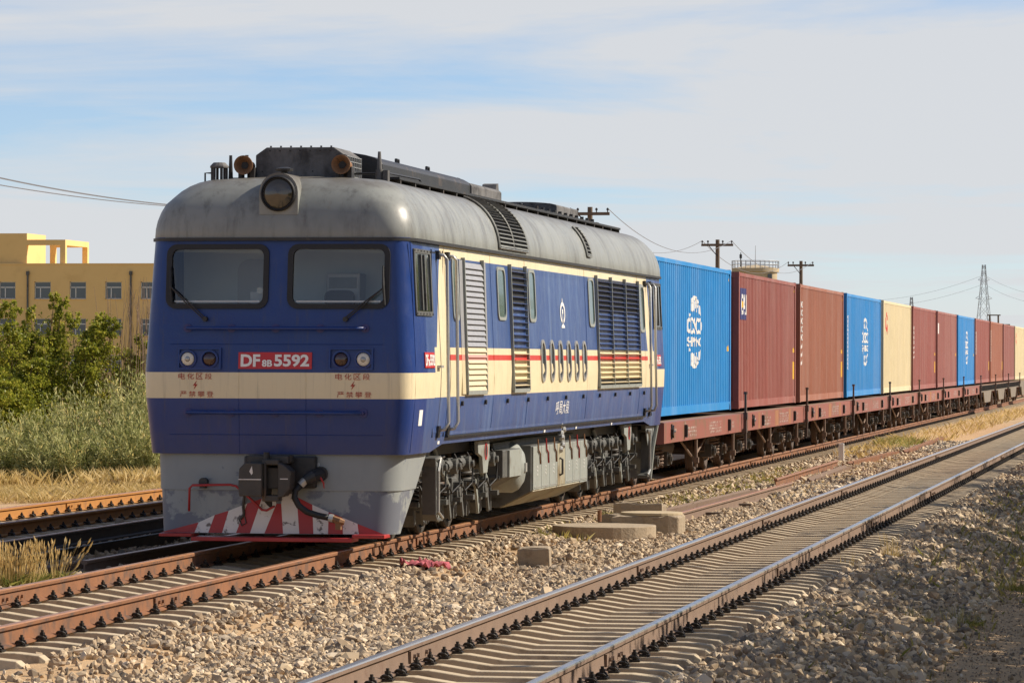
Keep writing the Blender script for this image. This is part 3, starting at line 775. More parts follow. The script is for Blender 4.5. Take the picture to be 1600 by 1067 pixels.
# ------------------------------------------------------------------ locomotive
loco = thing('diesel_locomotive', 'blue and cream diesel locomotive with grey roof heading the container train', 'locomotive')
def W(z): return float(np.interp(z, [1.0, 1.08, 1.7, 2.02, 3.54], [1.495, 1.50, 1.56, 1.57, 1.495]))
def YF(z): return float(np.interp(z, [1.0, 1.08, 1.7, 2.05, 3.54], [0.055, 0.05, 0.0, 0.0, 0.15]))
BOW = 0.05
def fy(x, z, w=None, y0=None):
    w = W(z) if w is None else w; y0 = YF(z) if y0 is None else y0
    return y0 + BOW * (x / w) ** 2
def front(x, z, d=0.0): return (x, fy(x, z) - d, z)
def side(y, z, d=0.0): return (W(z) + d, y, z)
def outline(w, y0, y1, r, xs=(), ys=(), nc=7):
    """plan of the body at one level, anticlockwise from the left side round the front, right side and rear"""
    pts = []
    X = sorted(set([-(w - r), w - r] + [x for x in xs if abs(x) < w - r - 1e-6] + [0.0]))
    f = lambda x: y0 + BOW * (x / w) ** 2
    yb = f(w - r)
    for i in range(nc): a = R(180 + 90 * i / nc); pts.append((-(w - r) + r * math.cos(a), yb + r + r * math.sin(a)))
    pts += [(x, f(x)) for x in X]
    for i in range(1, nc + 1): a = R(270 + 90 * i / nc); pts.append(((w - r) + r * math.cos(a), yb + r + r * math.sin(a)))
    L0 = len(pts)
    mid = [y for y in ys]
    pts += [(w, y) for y in mid]
    g = lambda x: y1 - BOW * (x / w) ** 2
    yt = g(w - r)
    for i in range(nc): a = R(0 + 90 * i / nc); pts.append(((w - r) + r * math.cos(a), yt - r + r * math.sin(a)))
    pts += [(x, g(x)) for x in reversed(X)]
    for i in range(1, nc + 1): a = R(90 + 90 * i / nc); pts.append((-(w - r) + r * math.cos(a), yt - r + r * math.sin(a)))
    pts += [(-w, y) for y in reversed(mid)]
    return pts
WIN = [(-1.26, -0.135, 2.765, 3.425), (0.165, 1.26, 2.765, 3.425)]           # windscreens: x0, x1, z0, z1
XS = [-1.26, -0.135, 0.165, 1.26, -0.8, -0.45, 0.5, 0.8]
YS = [1.48, 2.25, 5, 8, 11, 14, 17, 19.65, 20.42]
ZS = [1.08, 1.3, 1.5, 1.71, 1.86, 2.005, 2.3, 2.5, 2.76, 3.1, 3.43, 3.54]
mb = MB(); rows = []
for z in ZS:
    o_ = outline(W(z), YF(z), LOCO_END - YF(z), 0.22, XS, YS)
    rows.append(len(mb.v)); mb.v += [(x, y, 1.16 if z == 1.08 and 2.0 < y < LOCO_END - 2.0 else z) for x, y in o_]
N = len(o_)
for k in range(len(ZS) - 1):
    for i in range(N):
        j = (i + 1) % N
        a, b = mb.v[rows[k] + i], mb.v[rows[k] + j]
        mx, my = (a[0] + b[0]) / 2, (a[1] + b[1]) / 2
        zc = (ZS[k] + ZS[k + 1]) / 2
        if my < 0.4 and any(x0 < mx < x1 and z0 < zc < z1 for x0, x1, z0, z1 in WIN): continue
        # the blue apron of the cab hangs lower than the sill of the long side
        mb.f.append((rows[k] + i, rows[k] + j, rows[k + 1] + j, rows[k + 1] + i)); mb.mi.append(0)
body = autosmooth(mb.build('body', 'livery', loco), 40)
# roof: quarter round all the way, then a cambered top
mb = MB(); rows = []
prof = [(0.025, 3.52), (0.03, 3.545)] + [(0.03 - 0.60 * (1 - math.cos(R(a))), 3.545 + 0.69 * math.sin(R(a))) for a in (8, 16, 25, 34, 43, 52, 61, 70, 79, 90)] + [(-0.85, 4.265), (-1.15, 4.285)]
for d, z in prof:
    r = 0.36 + (0.10 if d < -0.1 else 0.0)
    w = W(3.54) + d
    if w < r + 0.05: r = w - 0.06
    o_ = outline(w, YF(3.54) - d, LOCO_END - YF(3.54) + d, r, [], YS)
    rows.append(len(mb.v)); mb.v += [(x, y, z) for x, y in o_]
N = len(o_)
for k in range(len(prof) - 1):
    for i in range(N):
        j = (i + 1) % N; mb.f.append((rows[k] + i, rows[k] + j, rows[k + 1] + j, rows[k + 1] + i)); mb.mi.append(0)
mb.f.append(tuple(rows[-1] + i for i in range(N))); mb.mi.append(0)
autosmooth(mb.build('roof', 'roof', loco), 40)
# gutter round the foot of the roof
mb = MB(); o1 = outline(W(3.54) + 0.05, YF(3.54) - 0.05, LOCO_END - YF(3.54) + 0.05, 0.38, [], YS); o2 = outline(W(3.54) - 0.03, YF(3.54) + 0.03, LOCO_END - YF(3.54) - 0.03, 0.30, [], YS)
mb.ring(o1, o2, lambda u, v, k: (u, v, 3.50 + 0.035 * k)); autosmooth(recalc(mb.build('gutter', 'black', loco)), 40)

# skirt (pilot) below the cab
def make_skirt(rear=False):
    m = lambda y: LOCO_END - y if rear else y
    for (zt, zb, wt_, wb, yt, yb_, name) in ((1.079, 0.67, 1.435, 1.41, 0.10, 0.06, 'skirt_upper'), (0.669, 0.18, 1.40, 1.365, 0.07, 0.02, 'skirt_lower')):
        mb = MB(); rows = []
        Z = np.linspace(zt, zb, 4)
        for z in Z:
            t = (zt - z) / (zt - zb); w, y0 = wt_ + (wb - wt_) * t, yt + (yb_ - yt) * t
            r = 0.30; pts = []
            ye = float(np.interp(z, [0.18, 1.08], [0.42, 1.62]))
            f = lambda x: y0 + BOW * (x / w) ** 2
            pts.append((-w, max(ye, f(w - r) + r + 0.02)))
            for i in range(8): a = R(180 + 90 * i / 8); pts.append((-(w - r) + r * math.cos(a), f(w - r) + r + r * math.sin(a)))
            pts += [(x, f(x)) for x in np.linspace(-(w - r), w - r, 9)]
            for i in range(1, 9): a = R(270 + 90 * i / 8); pts.append(((w - r) + r * math.cos(a), f(w - r) + r + r * math.sin(a)))
            pts.append((w, max(ye, f(w - r) + r + 0.02)))
            rows.append(len(mb.v)); mb.v += [(x, m(y), z) for x, y in pts]
        n = len(pts)
        for k in range(3):
            for i in range(n - 1): mb.f.append((rows[k] + i, rows[k] + i + 1, rows[k + 1] + i + 1, rows[k + 1] + i)); mb.mi.append(0)
        o = autosmooth(mb.build(name, 'skirt' if name == 'skirt_upper' else 'skirt_patchy', loco), 40)
        sd = o.modifiers.new('plate', 'SOLIDIFY'); sd.thickness = 0.012; sd.offset = 0.0
make_skirt(); make_skirt(True)
def sky_(x, z):     # front of the skirt
    if z > 0.67: t = (1.079 - z) / 0.409; w, y0 = 1.435 - 0.025 * t, 0.10 - 0.04 * t
    else: t = (0.669 - z) / 0.489; w, y0 = 1.40 - 0.035 * t, 0.07 - 0.05 * t
    return y0 + BOW * (x / w) ** 2
def skp(x, z, d=0.0): return (x, sky_(x, z) - d, z)
# hazard stripes (pixel outlines of the enlarged photo read as metres on the skirt)
zx = lambda u: (u / 3.139 + 200 - 430) / 136.5
zv = lambda v: 2.17 - (v / 3.139 + 520 - 560.5) / 138.0
stripes = [('red', [(150, 992), (320, 990), (340, 937)]), ('w', [(320, 990), (390, 990), (420, 900), (340, 937)]), ('red', [(390, 990), (460, 990), (490, 878), (420, 900)]),
           ('w', [(460, 990), (530, 990), (582, 842), (490, 878)]), ('red', [(530, 990), (600, 990), (654, 818), (582, 842)]), ('w', [(600, 990), (672, 990), (728, 842), (712, 794), (654, 818)]),
           ('red', [(672, 990), (765, 990), (752, 842), (728, 842)]), ('w', [(765, 990), (845, 990), (828, 808), (800, 793), (754, 793), (752, 842)]), ('red', [(845, 990), (915, 990), (906, 845), (828, 808)]),
           ('w', [(915, 990), (987, 990), (987, 880), (906, 845)]), ('red', [(987, 990), (1060, 990), (1056, 906), (987, 880)]), ('w', [(1060, 990), (1138, 990), (1130, 936), (1056, 906)]),
           ('red', [(1138, 990), (1262, 990), (1130, 936)])]
for c, poly in stripes:
    mb = MB()
    P2 = [(zx(a), max(0.185, zv(b))) for a, b in poly]
    P3 = []
    for i in range(len(P2)):
        a, b = P2[i], P2[(i + 1) % len(P2)]
        for t in (0, 0.25, 0.5, 0.75): P3.append((a[0] + (b[0] - a[0]) * t, a[1] + (b[1] - a[1]) * t))
    mb.add([skp(x, z, 0.009) for x, z in P3], [tuple(range(len(P3)))])
    mb.build('hazard_stripe', 'red' if c == 'red' else 'dirty_white', loco)
# ledge plates under the stripes
for x0, x1, z0, z1, d in ((-1.31, -0.93, 0.145, 0.18, 0.10), (-0.93, 0.93, 0.10, 0.145, 0.16), (0.93, 1.30, 0.145, 0.185, 0.10)):
    mb = MB(); mb.b2(x0, x1, -0.11 - d * 0.3, 0.22, z0, z1); mb.build('pilot_ledge', 'red', loco, bevel=0.006)

# windscreens: gasket, glass, wiper
for n_, (x0, x1, z0, z1) in enumerate(WIN):
    mb = MB(); mb.ring(rrect(x0 - 0.04, x1 + 0.04, z0 - 0.038, z1 + 0.038, 0.12), rrect(x0 + 0.022, x1 - 0.022, z0 + 0.02, z1 - 0.02, 0.08), lambda u, v, k: front(u, v, 0.024 - 0.045 * k))
    fr_ = recalc(mb.build('windscreen_frame', 'rubber', loco))
    mb = MB(); rr_ = rrect(x0 + 0.01, x1 - 0.01, z0 + 0.01, z1 - 0.01, 0.09); mb.add([front(u, v, -0.005) for u, v in rr_], [tuple(range(len(rr_)))]); mb.build('pane', 'glass', fr_)
    mb = MB(); mb.b2(x0 + 0.06, x1 - 0.06, 0, 0.012, 0, 0.02); 
    for k in range(len(mb.v)): p = mb.v[k]; mb.v[k] = front(p[0], z0 + 0.035 + p[2], 0.006 - p[1])
    mb.build('inner_trim', 'galv', fr_)
def wiper(px_, pz, tx, tz, bz0, bz1):
    w = MB(); w.cyl(front(px_, pz, -0.01), front(px_, pz, 0.07), 0.028, n=12); o = w.build('wiper', 'black', loco)
    a = MB()
    for d in (-0.018, 0.018): a.tube([front(px_ + d, pz, 0.055), front((px_ + tx) / 2 + d, (pz + tz) / 2, 0.07), front(tx, tz, 0.06)], 0.008, n=6)
    a.build('wiper_arm', 'black', o)
    b = MB(); b.tube([front(tx + 0.02, bz0, 0.04), front(tx, (bz0 + bz1) / 2, 0.05), front(tx - 0.01, bz1, 0.04)], [0.014, 0.018, 0.01], n=6)
    b.build('wiper_blade', 'rubber', o)
wiper(-0.82, 2.61, -1.24, 2.98, 2.79, 3.20)
wiper(0.81, 2.61, 1.235, 2.96, 2.77, 3.21)
# front handrails
for z, x0, x1 in ((2.505, -1.03, 1.03), (1.55, -1.02, 1.02)):
    mb = MB(); mb.tube([front(x, z, 0.085) for x in np.linspace(x0, x1, 9)], 0.019, n=8); h = mb.build('front_handrail', 'livery', loco, smooth=True)
    for x in np.linspace(x0, x1, 5):
        b = MB(); b.cyl(front(x, z, -0.005), front(x, z, 0.012), 0.05, n=12); b.cyl(front(x, z, 0), front(x, z, 0.095), 0.02, n=8); b.build('bracket', 'navy', h)
# marker lamps in recessed boxes
for s in (-1, 1):
    mb = MB(); x0, x1, z0, z1 = s * 1.02 - 0.255 + (0.0 if s < 0 else -0.0), s * 1.02 + 0.255, 2.035, 2.285
    sh = -0.14 * s
    x0, x1 = x0 - 0 + sh, x1 + sh
    mb.ring(rrect(x0, x1, z0, z1, 0.012, 2), rrect(x0 + 0.02, x1 - 0.02, z0 + 0.02, z1 - 0.02, 0.01, 2), lambda u, v, k: front(u, v, 0.03 - 0.035 * k))
    hx = recalc(mb.build('lamp_housing', 'livery', loco))
    for q, lens, xx in ((0, 'lens_clear', s * 1.02), (1, 'lens_dark', s * 0.765)):
        l = MB(); c = front(xx, 2.155, -0.005)
        l.lathe(c, (0, -1, 0), [(0.0, 0.105), (0.028, 0.105), (0.03, 0.085), (0.012, 0.08)], 24); lo_ = autosmooth(l.build('marker_lamp', 'livery', loco), 30)
        g = MB(); g.lathe((c[0], c[1] - 0.01, c[2]), (0, -1, 0), [(0.0, 0.08), (0.012, 0.07), (0.02, 0.045), (0.022, 0.0)], 20); g.build('lens', lens, lo_, smooth=True)
        if q == 0:
            g = MB(); g.lathe((c[0], c[1] - 0.03, c[2]), (0, -1, 0), [(0.0, 0.032), (0.01, 0.03), (0.014, 0.0)], 12); g.build('bulb_cap', 'galv', lo_, smooth=True)
# number plates
def plate(fn, u0, u1, v0, v1, name='number_plate'):
    mb = MB(); mb.prism([(u0, v0), (u1, v0), (u1, v1), (u0, v1)], lambda u, v, k: fn(u, v, 0.012 * k)); p = recalc(mb.build(name, 'plate_red', loco, bevel=0.003))
    h = v1 - v0; w = u1 - u0; t = MB(); F = lambda u, v: fn(u, v, 0.0165)
    X = lambda k: u0 + w * k
    text_to(t, 'DF', X(0.035), X(0.30), v0 + h * 0.13, v0 + h * 0.87, F, 0.035)
    text_to(t, '8B', X(0.325), X(0.465), v0 + h * 0.13, v0 + h * 0.55, F, 0.035)
    text_to(t, '5592', X(0.49), X(0.965), v0 + h * 0.13, v0 + h * 0.87, F, 0.035)
    t.build('numerals', 'letter', p)
plate(front, -0.425, 0.43, 2.045, 2.235)
plate(lambda u, v, d: side(u, v, d), 0.82, 1.40, 2.06, 2.24)
plate(lambda u, v, d: side(u, v, d), 20.55, 21.15, 2.06, 2.24)
# warnings on the cream band
for cx_ in (-0.93, 0.90):
    t = MB(); F = lambda u, v: front(u, v, 0.0045)
    for k, ch in enumerate('电化区段'): text_to(t, ch, cx_ - 0.20 + k * 0.105, cx_ - 0.12 + k * 0.105, 1.925, 1.995, F, 0.0)
    for k, ch in enumerate('严禁攀登'): text_to(t, ch, cx_ - 0.18 + k * 0.105, cx_ - 0.10 + k * 0.105, 1.725, 1.79, F, 0.0)
    bolt = [(0.022, 0.055), (-0.028, -0.01), (-0.002, -0.008), (-0.018, -0.055), (0.03, 0.008), (0.003, 0.006)]
    t.add([F(cx_ + u, 1.862 + v) for u, v in bolt], [(0, 1, 2, 5), (2, 3, 4, 5)])
    t.build('warning_text', 'ink_red', loco)
t = MB()
for k, ch in enumerate('列车管'): text_to(t, ch, 0.345 + k * 0.057, 0.395 + k * 0.057, 0.93, 0.985, lambda u, v: skp(u, v, 0.011), 0.0)
t.build('pipe_text', 'letter', loco)
t = MB()
for k, ch in enumerate('呼局大段'): text_to(t, ch, 10.42 + k * 0.30, 10.68 + k * 0.30, 1.40, 1.58, lambda u, v: side(u, v, 0.007), 0.0)
t.build('depot_text', 'letter', loco)

# weld seams and plate joints
for x0, z0, x1, z1 in ((-0.42, 1.08, -0.42, 2.03), (0.36, 1.08, 0.36, 2.03), (-1.24, 2.325, 1.24, 2.325), (-1.24, 1.30, 1.24, 1.30)):
    m = MB(); m.tube([front(x0 + (x1 - x0) * t, z0 + (z1 - z0) * t, 0.0005) for t in np.linspace(0, 1, 10)], 0.0045, n=5); m.build('weld_seam', 'livery', loco)
for y in (0.30, 2.30, 5.4, 8.0, 13.2, 18.75):
    m = MB(); m.tube([side(y, z, 0.001) for z in np.linspace(1.3 if y > 1 else 1.1, 3.49, 8)], 0.005, n=5); m.build('weld_seam', 'livery', loco)
# coupler and hose
cp = MB(); cp.b2(-0.40 + 0.05, 0.48, -0.02, 0.10, 0.70, 1.06); cp.build('coupler_pocket', 'black', loco, bevel=0.02)
cp = MB()
cp.prism([(-0.29, 0.62), (-0.30, 0.74), (-0.29, 0.93), (-0.22, 1.00), (-0.03, 0.99), (-0.03, 0.62)], lambda u, v, k: (u, -0.50 + 0.34 * k, v))       # knuckle side
cp.prism([(-0.03, 0.60), (-0.03, 1.0), (0.0, 1.0), (0.0, 0.6)], lambda u, v, k: (u, -0.42 + 0.3 * k, v))
cp.prism([(0.13, 0.60), (0.13, 1.0), (0.20, 0.97), (0.28, 0.9), (0.27, 0.7), (0.2, 0.62)], lambda u, v, k: (u, -0.40 + 0.26 * k, v))                 # guard arm
cp.b2(-0.14, 0.2, -0.30, 0.12, 0.70, 0.94); cp.b2(-0.24, 0.22, -0.26, 0.02, 0.98, 1.07); cp.b2(-0.05, 0.14, -0.40, -0.2, 0.97, 1.03); cp.b2(-0.05, 0.14, -0.40, -0.2, 0.56, 0.63)
cpl = recalc(cp.build('coupler', 'steel_dark', loco, bevel=0.012))
m_ = MB(); m_.cyl((-0.15, -0.45, 0.80), (-0.15, -0.45, 0.80), 0.01)
m_ = MB(); m_.b2(-0.295, -0.035, -0.506, -0.49, 0.805, 0.815); m_.b2(0.16, 0.25, -0.405, -0.39, 0.81, 0.82)
m_.prism([(-0.17, 0.90), (-0.14, 0.96), (-0.13, 0.88), (-0.145, 0.86)], lambda u, v, k: (u, -0.505 + 0.01 * k, v)); m_.build('paint_mark', 'dirty_white', cpl)
m_ = MB(); m_.cyl((-0.02, -0.3, 0.97), (-0.02, -0.3, 1.11), 0.035, n=10); m_.cyl((0.2, -0.12, 1.0), (0.2, -0.12, 1.07), 0.05, n=10); m_.cyl((-0.26, -0.15, 1.0), (-0.26, -0.15, 1.06), 0.02, n=8); m_.build('lock_lifter', 'black', cpl)
m_ = MB(); m_.tube([(-0.02, -0.3, 0.6), (0.0, -0.28, 0.56), (0.02, -0.26, 0.50)], [0.05, 0.045, 0.02], n=8); m_.build('lifter_foot', 'black', cpl)
h_ = MB(); h_.cyl(skp(0.52, 0.86, -0.02), skp(0.52, 0.86, 0.05), 0.085, n=14); h_.tube([skp(0.52, 0.86, 0.04), (0.45, -0.10, 0.83), (0.38, -0.14, 0.79)], [0.075, 0.075, 0.055], n=12); hz = h_.build('hose_valve', 'black', loco)
h_ = MB(); h_.tube([(0.37, -0.14, 0.77), (0.285, -0.18, 0.68), (0.28, -0.2, 0.60), (0.33, -0.2, 0.51), (0.42, -0.18, 0.44), (0.54, -0.15, 0.40), (0.68, -0.12, 0.37)], 0.036, n=10); h_.build('brake_hose', 'rubber', loco, smooth=True)
h_ = MB(); h_.tube([(0.39, -0.14, 0.795), (0.34, -0.155, 0.74)], 0.046, n=12); h_.tube([(0.66, -0.12, 0.375), (0.71, -0.12, 0.365)], 0.046, n=10); h_.build('hose_clamp', 'galv', hz)
h_ = MB(); h_.tube([(0.70, -0.12, 0.365), (0.78, -0.12, 0.335), (0.83, -0.1, 0.32)], [0.04, 0.045, 0.03], n=8); h_.b2(0.74, 0.80, -0.15, -0.08, 0.24, 0.33); h_.build('hose_coupling', 'horn', hz)
h_ = MB(); h_.tube([skp(0.44, 0.90, 0.10), skp(0.52, 0.87, 0.14), skp(0.58, 0.76, 0.12), skp(0.585, 0.70, 0.11)], [0.012, 0.012, 0.012, 0.005], n=6); h_.build('cock_handle', 'red', hz)
# uncoupling lever
l_ = MB(); l_.tube([(-0.98, -0.06, 0.435), (-0.97, -0.08, 0.70), (-0.93, -0.09, 0.745), (-0.40, -0.09, 0.76), (-0.32, -0.10, 0.73), (-0.06, -0.17, 0.52), (0.02, -0.2, 0.48), (0.32 - 0.35, -0.26, 0.50)], 0.014, n=8)
l_.v = []; l_.f = []; l_.mi = []
l_.tube([(-0.985, -0.03, 0.43), (-0.975, -0.05, 0.69), (-0.94, -0.05, 0.725), (-0.5, -0.06, 0.735), (-0.43, -0.06, 0.72), (-0.2, -0.09, 0.53), (-0.12, -0.1, 0.455), (-0.06, -0.12, 0.45), (0.05, -0.22, 0.50)], 0.014, n=8)
lv = l_.build('uncoupling_lever', 'red', loco, smooth=True)
b_ = MB(); b_.cyl(skp(-0.83, 0.76, -0.02), skp(-0.83, 0.76, 0.1), 0.05, n=10); b_.b2(-0.86, -0.80, -0.05, 0.06, 0.69, 0.74); b_.b2(-0.37, -0.33, -0.1, 0.08, 0.62, 0.73); b_.build('lever_bracket', 'black', lv)
c_ = MB(); c_.tube([skp(-0.35, 0.62, 0.05), skp(-0.37, 0.5, 0.03), skp(-0.36, 0.4, 0.02), skp(-0.40, 0.34, 0.02)], 0.018, n=6)
c_.tube([skp(-0.36, 0.4, 0.02), skp(-0.33, 0.30, 0.02), skp(-0.38, 0.27, 0.02), skp(-0.41, 0.34, 0.02)], 0.008, n=5); c_.build('chain', 'steel_dark', lv)

# cab interior seen through the windscreens
i_ = MB(); i_.b2(-1.40, 1.40, 1.30, 1.34, 1.9, 3.62); i_.build('cab_bulkhead', 'interior', loco)
i_ = MB(); i_.b2(-1.38, 1.38, 0.42, 1.3, 1.95, 2.0); i_.build('cab_floor', 'black', loco)
i_ = MB(); i_.prism([(0.32, 2.0), (0.30, 2.72), (0.42, 2.76), (0.75, 2.66), (0.75, 2.0)], lambda u, v, k: (-1.25 + 2.5 * k, u, v)); i_.build('control_desk', 'seat', loco)
i_ = MB(); i_.prism(rrect(-0.75, -0.30, 2.0, 3.32, 0.15), lambda u, v, k: (u, 1.285 + 0.01 * k, v)); i_.build('cab_inner_door', 'seat', loco)
i_ = MB(); i_.b2(0.38, 0.78, 0.95, 1.28, 2.0, 3.15); cb = i_.build('cab_cabinet', 'win_frame', loco, bevel=0.02)
i_ = MB(); i_.b2(0.42, 0.74, 0.93, 0.95, 2.98, 3.1); i_.b2(0.44, 0.72, 0.935, 0.95, 2.35, 2.72); i_.build('cabinet_panel', 'under_light', cb)
i_ = MB(); i_.prism(rrect(0.40, 0.74, 2.55, 2.95, 0.08), lambda u, v, k: (u, 0.78 + 0.09 * k, v)); i_.build('driver_seat', 'black', loco)
i_ = MB(); i_.b2(-0.40, -0.16, 0.45, 0.6, 2.7, 2.93); ft = i_.build('desk_telephone', 'win_frame', loco, bevel=0.01)
i_ = MB(); i_.cyl((-0.28, 0.44, 2.94), (-0.28, 0.5, 2.94), 0.04, n=14); i_.build('dial', 'galv', ft)

# headlight
hl = MB(); hl.prism([(-0.225, 3.80)] + [(0.225 * math.cos(R(a)), 4.05 + 0.225 * math.sin(R(a))) for a in range(180, -1, -15)] + [(0.225, 3.80)], lambda u, v, k: (u, 0.16 + 0.75 * k, v)); H = autosmooth(hl.build('headlight_housing', 'roof', loco), 40)
hl = MB(); hl.lathe((0, 0.162, 4.035), (0, -1, 0), [(0.0, 0.20), (0.03, 0.205), (0.045, 0.19), (0.02, 0.178)], 32); autosmooth(hl.build('headlight_rim', 'rubber', H), 30)
hl = MB(); hl.lathe((0, 0.15, 4.035), (0, -1, 0), [(0.0, 0.18), (0.02, 0.16), (0.04, 0.10), (0.048, 0.0)], 28); hl.build('headlight_lens', 'lens_head', H, smooth=True)
hl = MB(); hl.lathe((0.0, 0.45, 4.25), (0, 0, 1), [(0, 0.04), (0.05, 0.04), (0.055, 0.1), (0.08, 0.105), (0.1, 0.04)], 18); hl.build('headlight_vent', 'black', H)
# roof box behind the headlight
rb = MB(); poly = [(-0.53, 4.2), (0.53, 4.2), (0.53, 4.53), (0.40, 4.62), (-0.40, 4.62), (-0.53, 4.53)]
rb.prism(poly, lambda u, v, k: (u, 1.25 + 0.9 * k, v)); RB = recalc(rb.build('roof_box', 'sooty', loco, bevel=0.01))
g_ = MB()
for k in range(6): g_.tube([(0.545, 1.3, 4.23 + 0.058 * k), (0.545, 2.1, 4.23 + 0.058 * k)], 0.006, n=5)
for k in range(9): g_.tube([(0.548, 1.3 + 0.1 * k, 4.22), (0.548, 1.3 + 0.1 * k, 4.53)], 0.006, n=5)
g_.build('side_grille', 'galv', RB)
g_ = MB(); g_.b2(0.531, 0.534, 1.29, 2.11, 4.22, 4.53); g_.build('grille_opening', 'rubber', RB)
g_ = MB()
for x in np.linspace(-0.36, 0.36, 7): g_.cyl((x, 1.30, 4.615), (x, 1.30, 4.64), 0.012, n=6); g_.cyl((x, 1.26, 4.58), (x, 1.243, 4.58), 0.010, n=6)
for x in (-0.45, -0.2, 0.15, 0.43): g_.cyl((x, 1.26, 4.34), (x, 1.243, 4.34), 0.010, n=6)
tag(g_.build('bolts', 'black', RB), kind='stuff')
# horns
for x, yy in ((-0.60, 1.0), (0.56, 0.98)):
    h_ = MB(); h_.lathe((x, yy - 0.08, 4.40), (0.0, 1, 0), [(0.12, 0.0), (0.12, 0.03), (0.06, 0.055), (0.02, 0.085), (0.0, 0.104), (-0.004, 0.112), (0.01, 0.113), (0.022, 0.10), (0.07, 0.066), (0.14, 0.05), (0.26, 0.043), (0.30, 0.06), (0.36, 0.06), (0.37, 0.0)], 24); hn = h_.build('horn', 'horn', loco, smooth=True)
    h_ = MB(); h_.lathe((x, yy + 0.0, 4.40), (0, 1, 0), [(0.0, 0.042), (0.01, 0.042), (0.011, 0.0)], 16); h_.build('horn_mouth', 'rubber', hn)
    h_ = MB(); h_.b2(x - 0.09, x - 0.05, yy + 0.05, yy + 0.2, 4.15, 4.38); h_.b2(x + 0.05, x + 0.10, yy + 0.05, yy + 0.2, 4.15, 4.38); h_.b2(x - 0.02, x + 0.02, yy + 0.2, yy + 0.3, 4.15, 4.36); h_.build('horn_bracket', 'black', hn)
    h_ = MB(); h_.cyl((x + 0.02, yy + 0.02, 4.46), (x + 0.02, yy + 0.02, 4.52), 0.02, n=8); h_.build('horn_nipple', 'black', hn)
# aerials and lantern on the roof
a_ = MB(); a_.cyl((-0.78, 1.05, 4.2), (-0.78, 1.05, 4.52), 0.030, 0.018, n=10); a_.build('aerial', 'black', loco)
a_ = MB(); a_.lathe((-0.89, 0.95, 4.37), (0, 0, 1), [(0.0, 0.11), (0.02, 0.11), (0.06, 0.07), (0.065, 0.0)], 14); an = a_.build('roof_lantern', 'sooty', loco)
a_ = MB()
for k in range(6): a = k * math.pi / 3; a_.cyl((-0.89 + 0.085 * math.cos(a), 0.95 + 0.085 * math.sin(a), 4.15), (-0.89 + 0.085 * math.cos(a), 0.95 + 0.085 * math.sin(a), 4.375), 0.017, n=6)
a_.cyl((-0.89, 0.95, 4.12), (-0.89, 0.95, 4.22), 0.1, n=14); a_.build('lantern_cage', 'black', an)
a_ = MB(); a_.tube([(-1.06, 0.95, 4.1), (-1.06, 0.95, 4.31), (-0.97, 0.95, 4.31)], 0.012, n=6); a_.build('roof_bracket', 'black', loco)
a_ = MB(); a_.cyl((0.88, 1.55, 4.22), (0.88, 1.55, 4.37), 0.055, 0.045, n=12); a_.cyl((0.88, 1.55, 4.36), (0.88, 1.55, 4.58), 0.032, 0.018, n=10); a_.b2(0.93, 0.99, 1.5, 1.62, 4.2, 4.36); a_.build('aerial', 'sooty', loco)
# roof walkways, hatches and eyes
for x in (0.92, -0.92):
    w_ = MB(); w_.b2(x - 0.11, x + 0.11, 2.0, 20.2, 4.275, 4.305); wk = w_.build('roof_walkway', 'black', loco)
    for y in np.arange(2.1, 20.2, 0.9):
        w_ = MB(); w_.b2(x - 0.10, x + 0.10, y, y + 0.05, 4.2, 4.276); w_.build('walkway_foot', 'steel_dark', wk)
r_ = MB(); r_.tube([(0.98, 1.62, 4.33), (0.99, 3.4, 4.34), (1.0, 3.5, 4.30), (1.0, 3.9, 4.30)], 0.014, n=6); r_.tube([(-0.3, 1.6, 4.32), (0.98, 1.62, 4.33)], 0.014, n=6); r_.build('roof_pipe', 'black', loco)
def hatch(x0, x1, y0, y1, z0, z1, mat='black', arch=0.0):
    h = MB(); w = (x1 - x0) / 2; c = (x0 + x1) / 2
    poly = [(x0, z0), (x1, z0)] + [(c + w * math.cos(R(a)), z1 - arch + arch * math.sin(R(a))) for a in (range(0, 181, 15) if arch else (0, 180))]
    h.prism(poly, lambda u, v, k: (u, y0 + (y1 - y0) * k, v)); return recalc(h.build('roof_hatch', mat, loco, bevel=0.01))
hatch(-0.72, 0.72, 2.5, 8.3, 4.22, 4.64, 'black', 0.16)
hatch(-0.74, 0.74, 8.3, 10.6, 4.22, 4.58, 'sooty', 0.10)
hatch(-0.55, 0.55, 10.9, 13.2, 4.22, 4.42, 'sooty', 0.05)
hatch(-0.5, 0.5, 13.6, 16.2, 4.22, 4.40, 'black', 0.05)
hatch(-0.62, 0.62, 16.2, 18.3, 4.22, 4.58, 'sooty', 0.06)
hatch(-0.5, 0.5, 18.6, 19.9, 4.22, 4.38, 'black', 0.04)
for y, z in ((5.2, 4.55), (7.2, 4.55), (9.4, 4.5), (12, 4.38), (14.5, 4.36), (17.2, 4.46)):
    e_ = MB(); e_.tube([(0.35, y - 0.07, z), (0.35, y - 0.07, z + 0.12), (0.35, y + 0.07, z + 0.12), (0.35, y + 0.07, z)], 0.02, n=6); e_.build('lifting_eye', 'black', loco)
e_ = MB(); e_.prism([(10.55, 4.4), (10.7, 4.60), (10.85, 4.62), (10.95, 4.4)], lambda u, v, k: (0.45 + 0.2 * k, u, v)); e_.build('exhaust_cowl', 'sooty', loco)
for y in np.arange(13.8, 19.6, 0.55):
    e_ = MB(); e_.cyl((0.70, y, 4.25), (0.70, y, 4.42), 0.03, n=8); e_.b2(0.6, 0.78, y - 0.05, y + 0.2, 4.25, 4.37); e_.build('roof_fitting', 'black', loco)
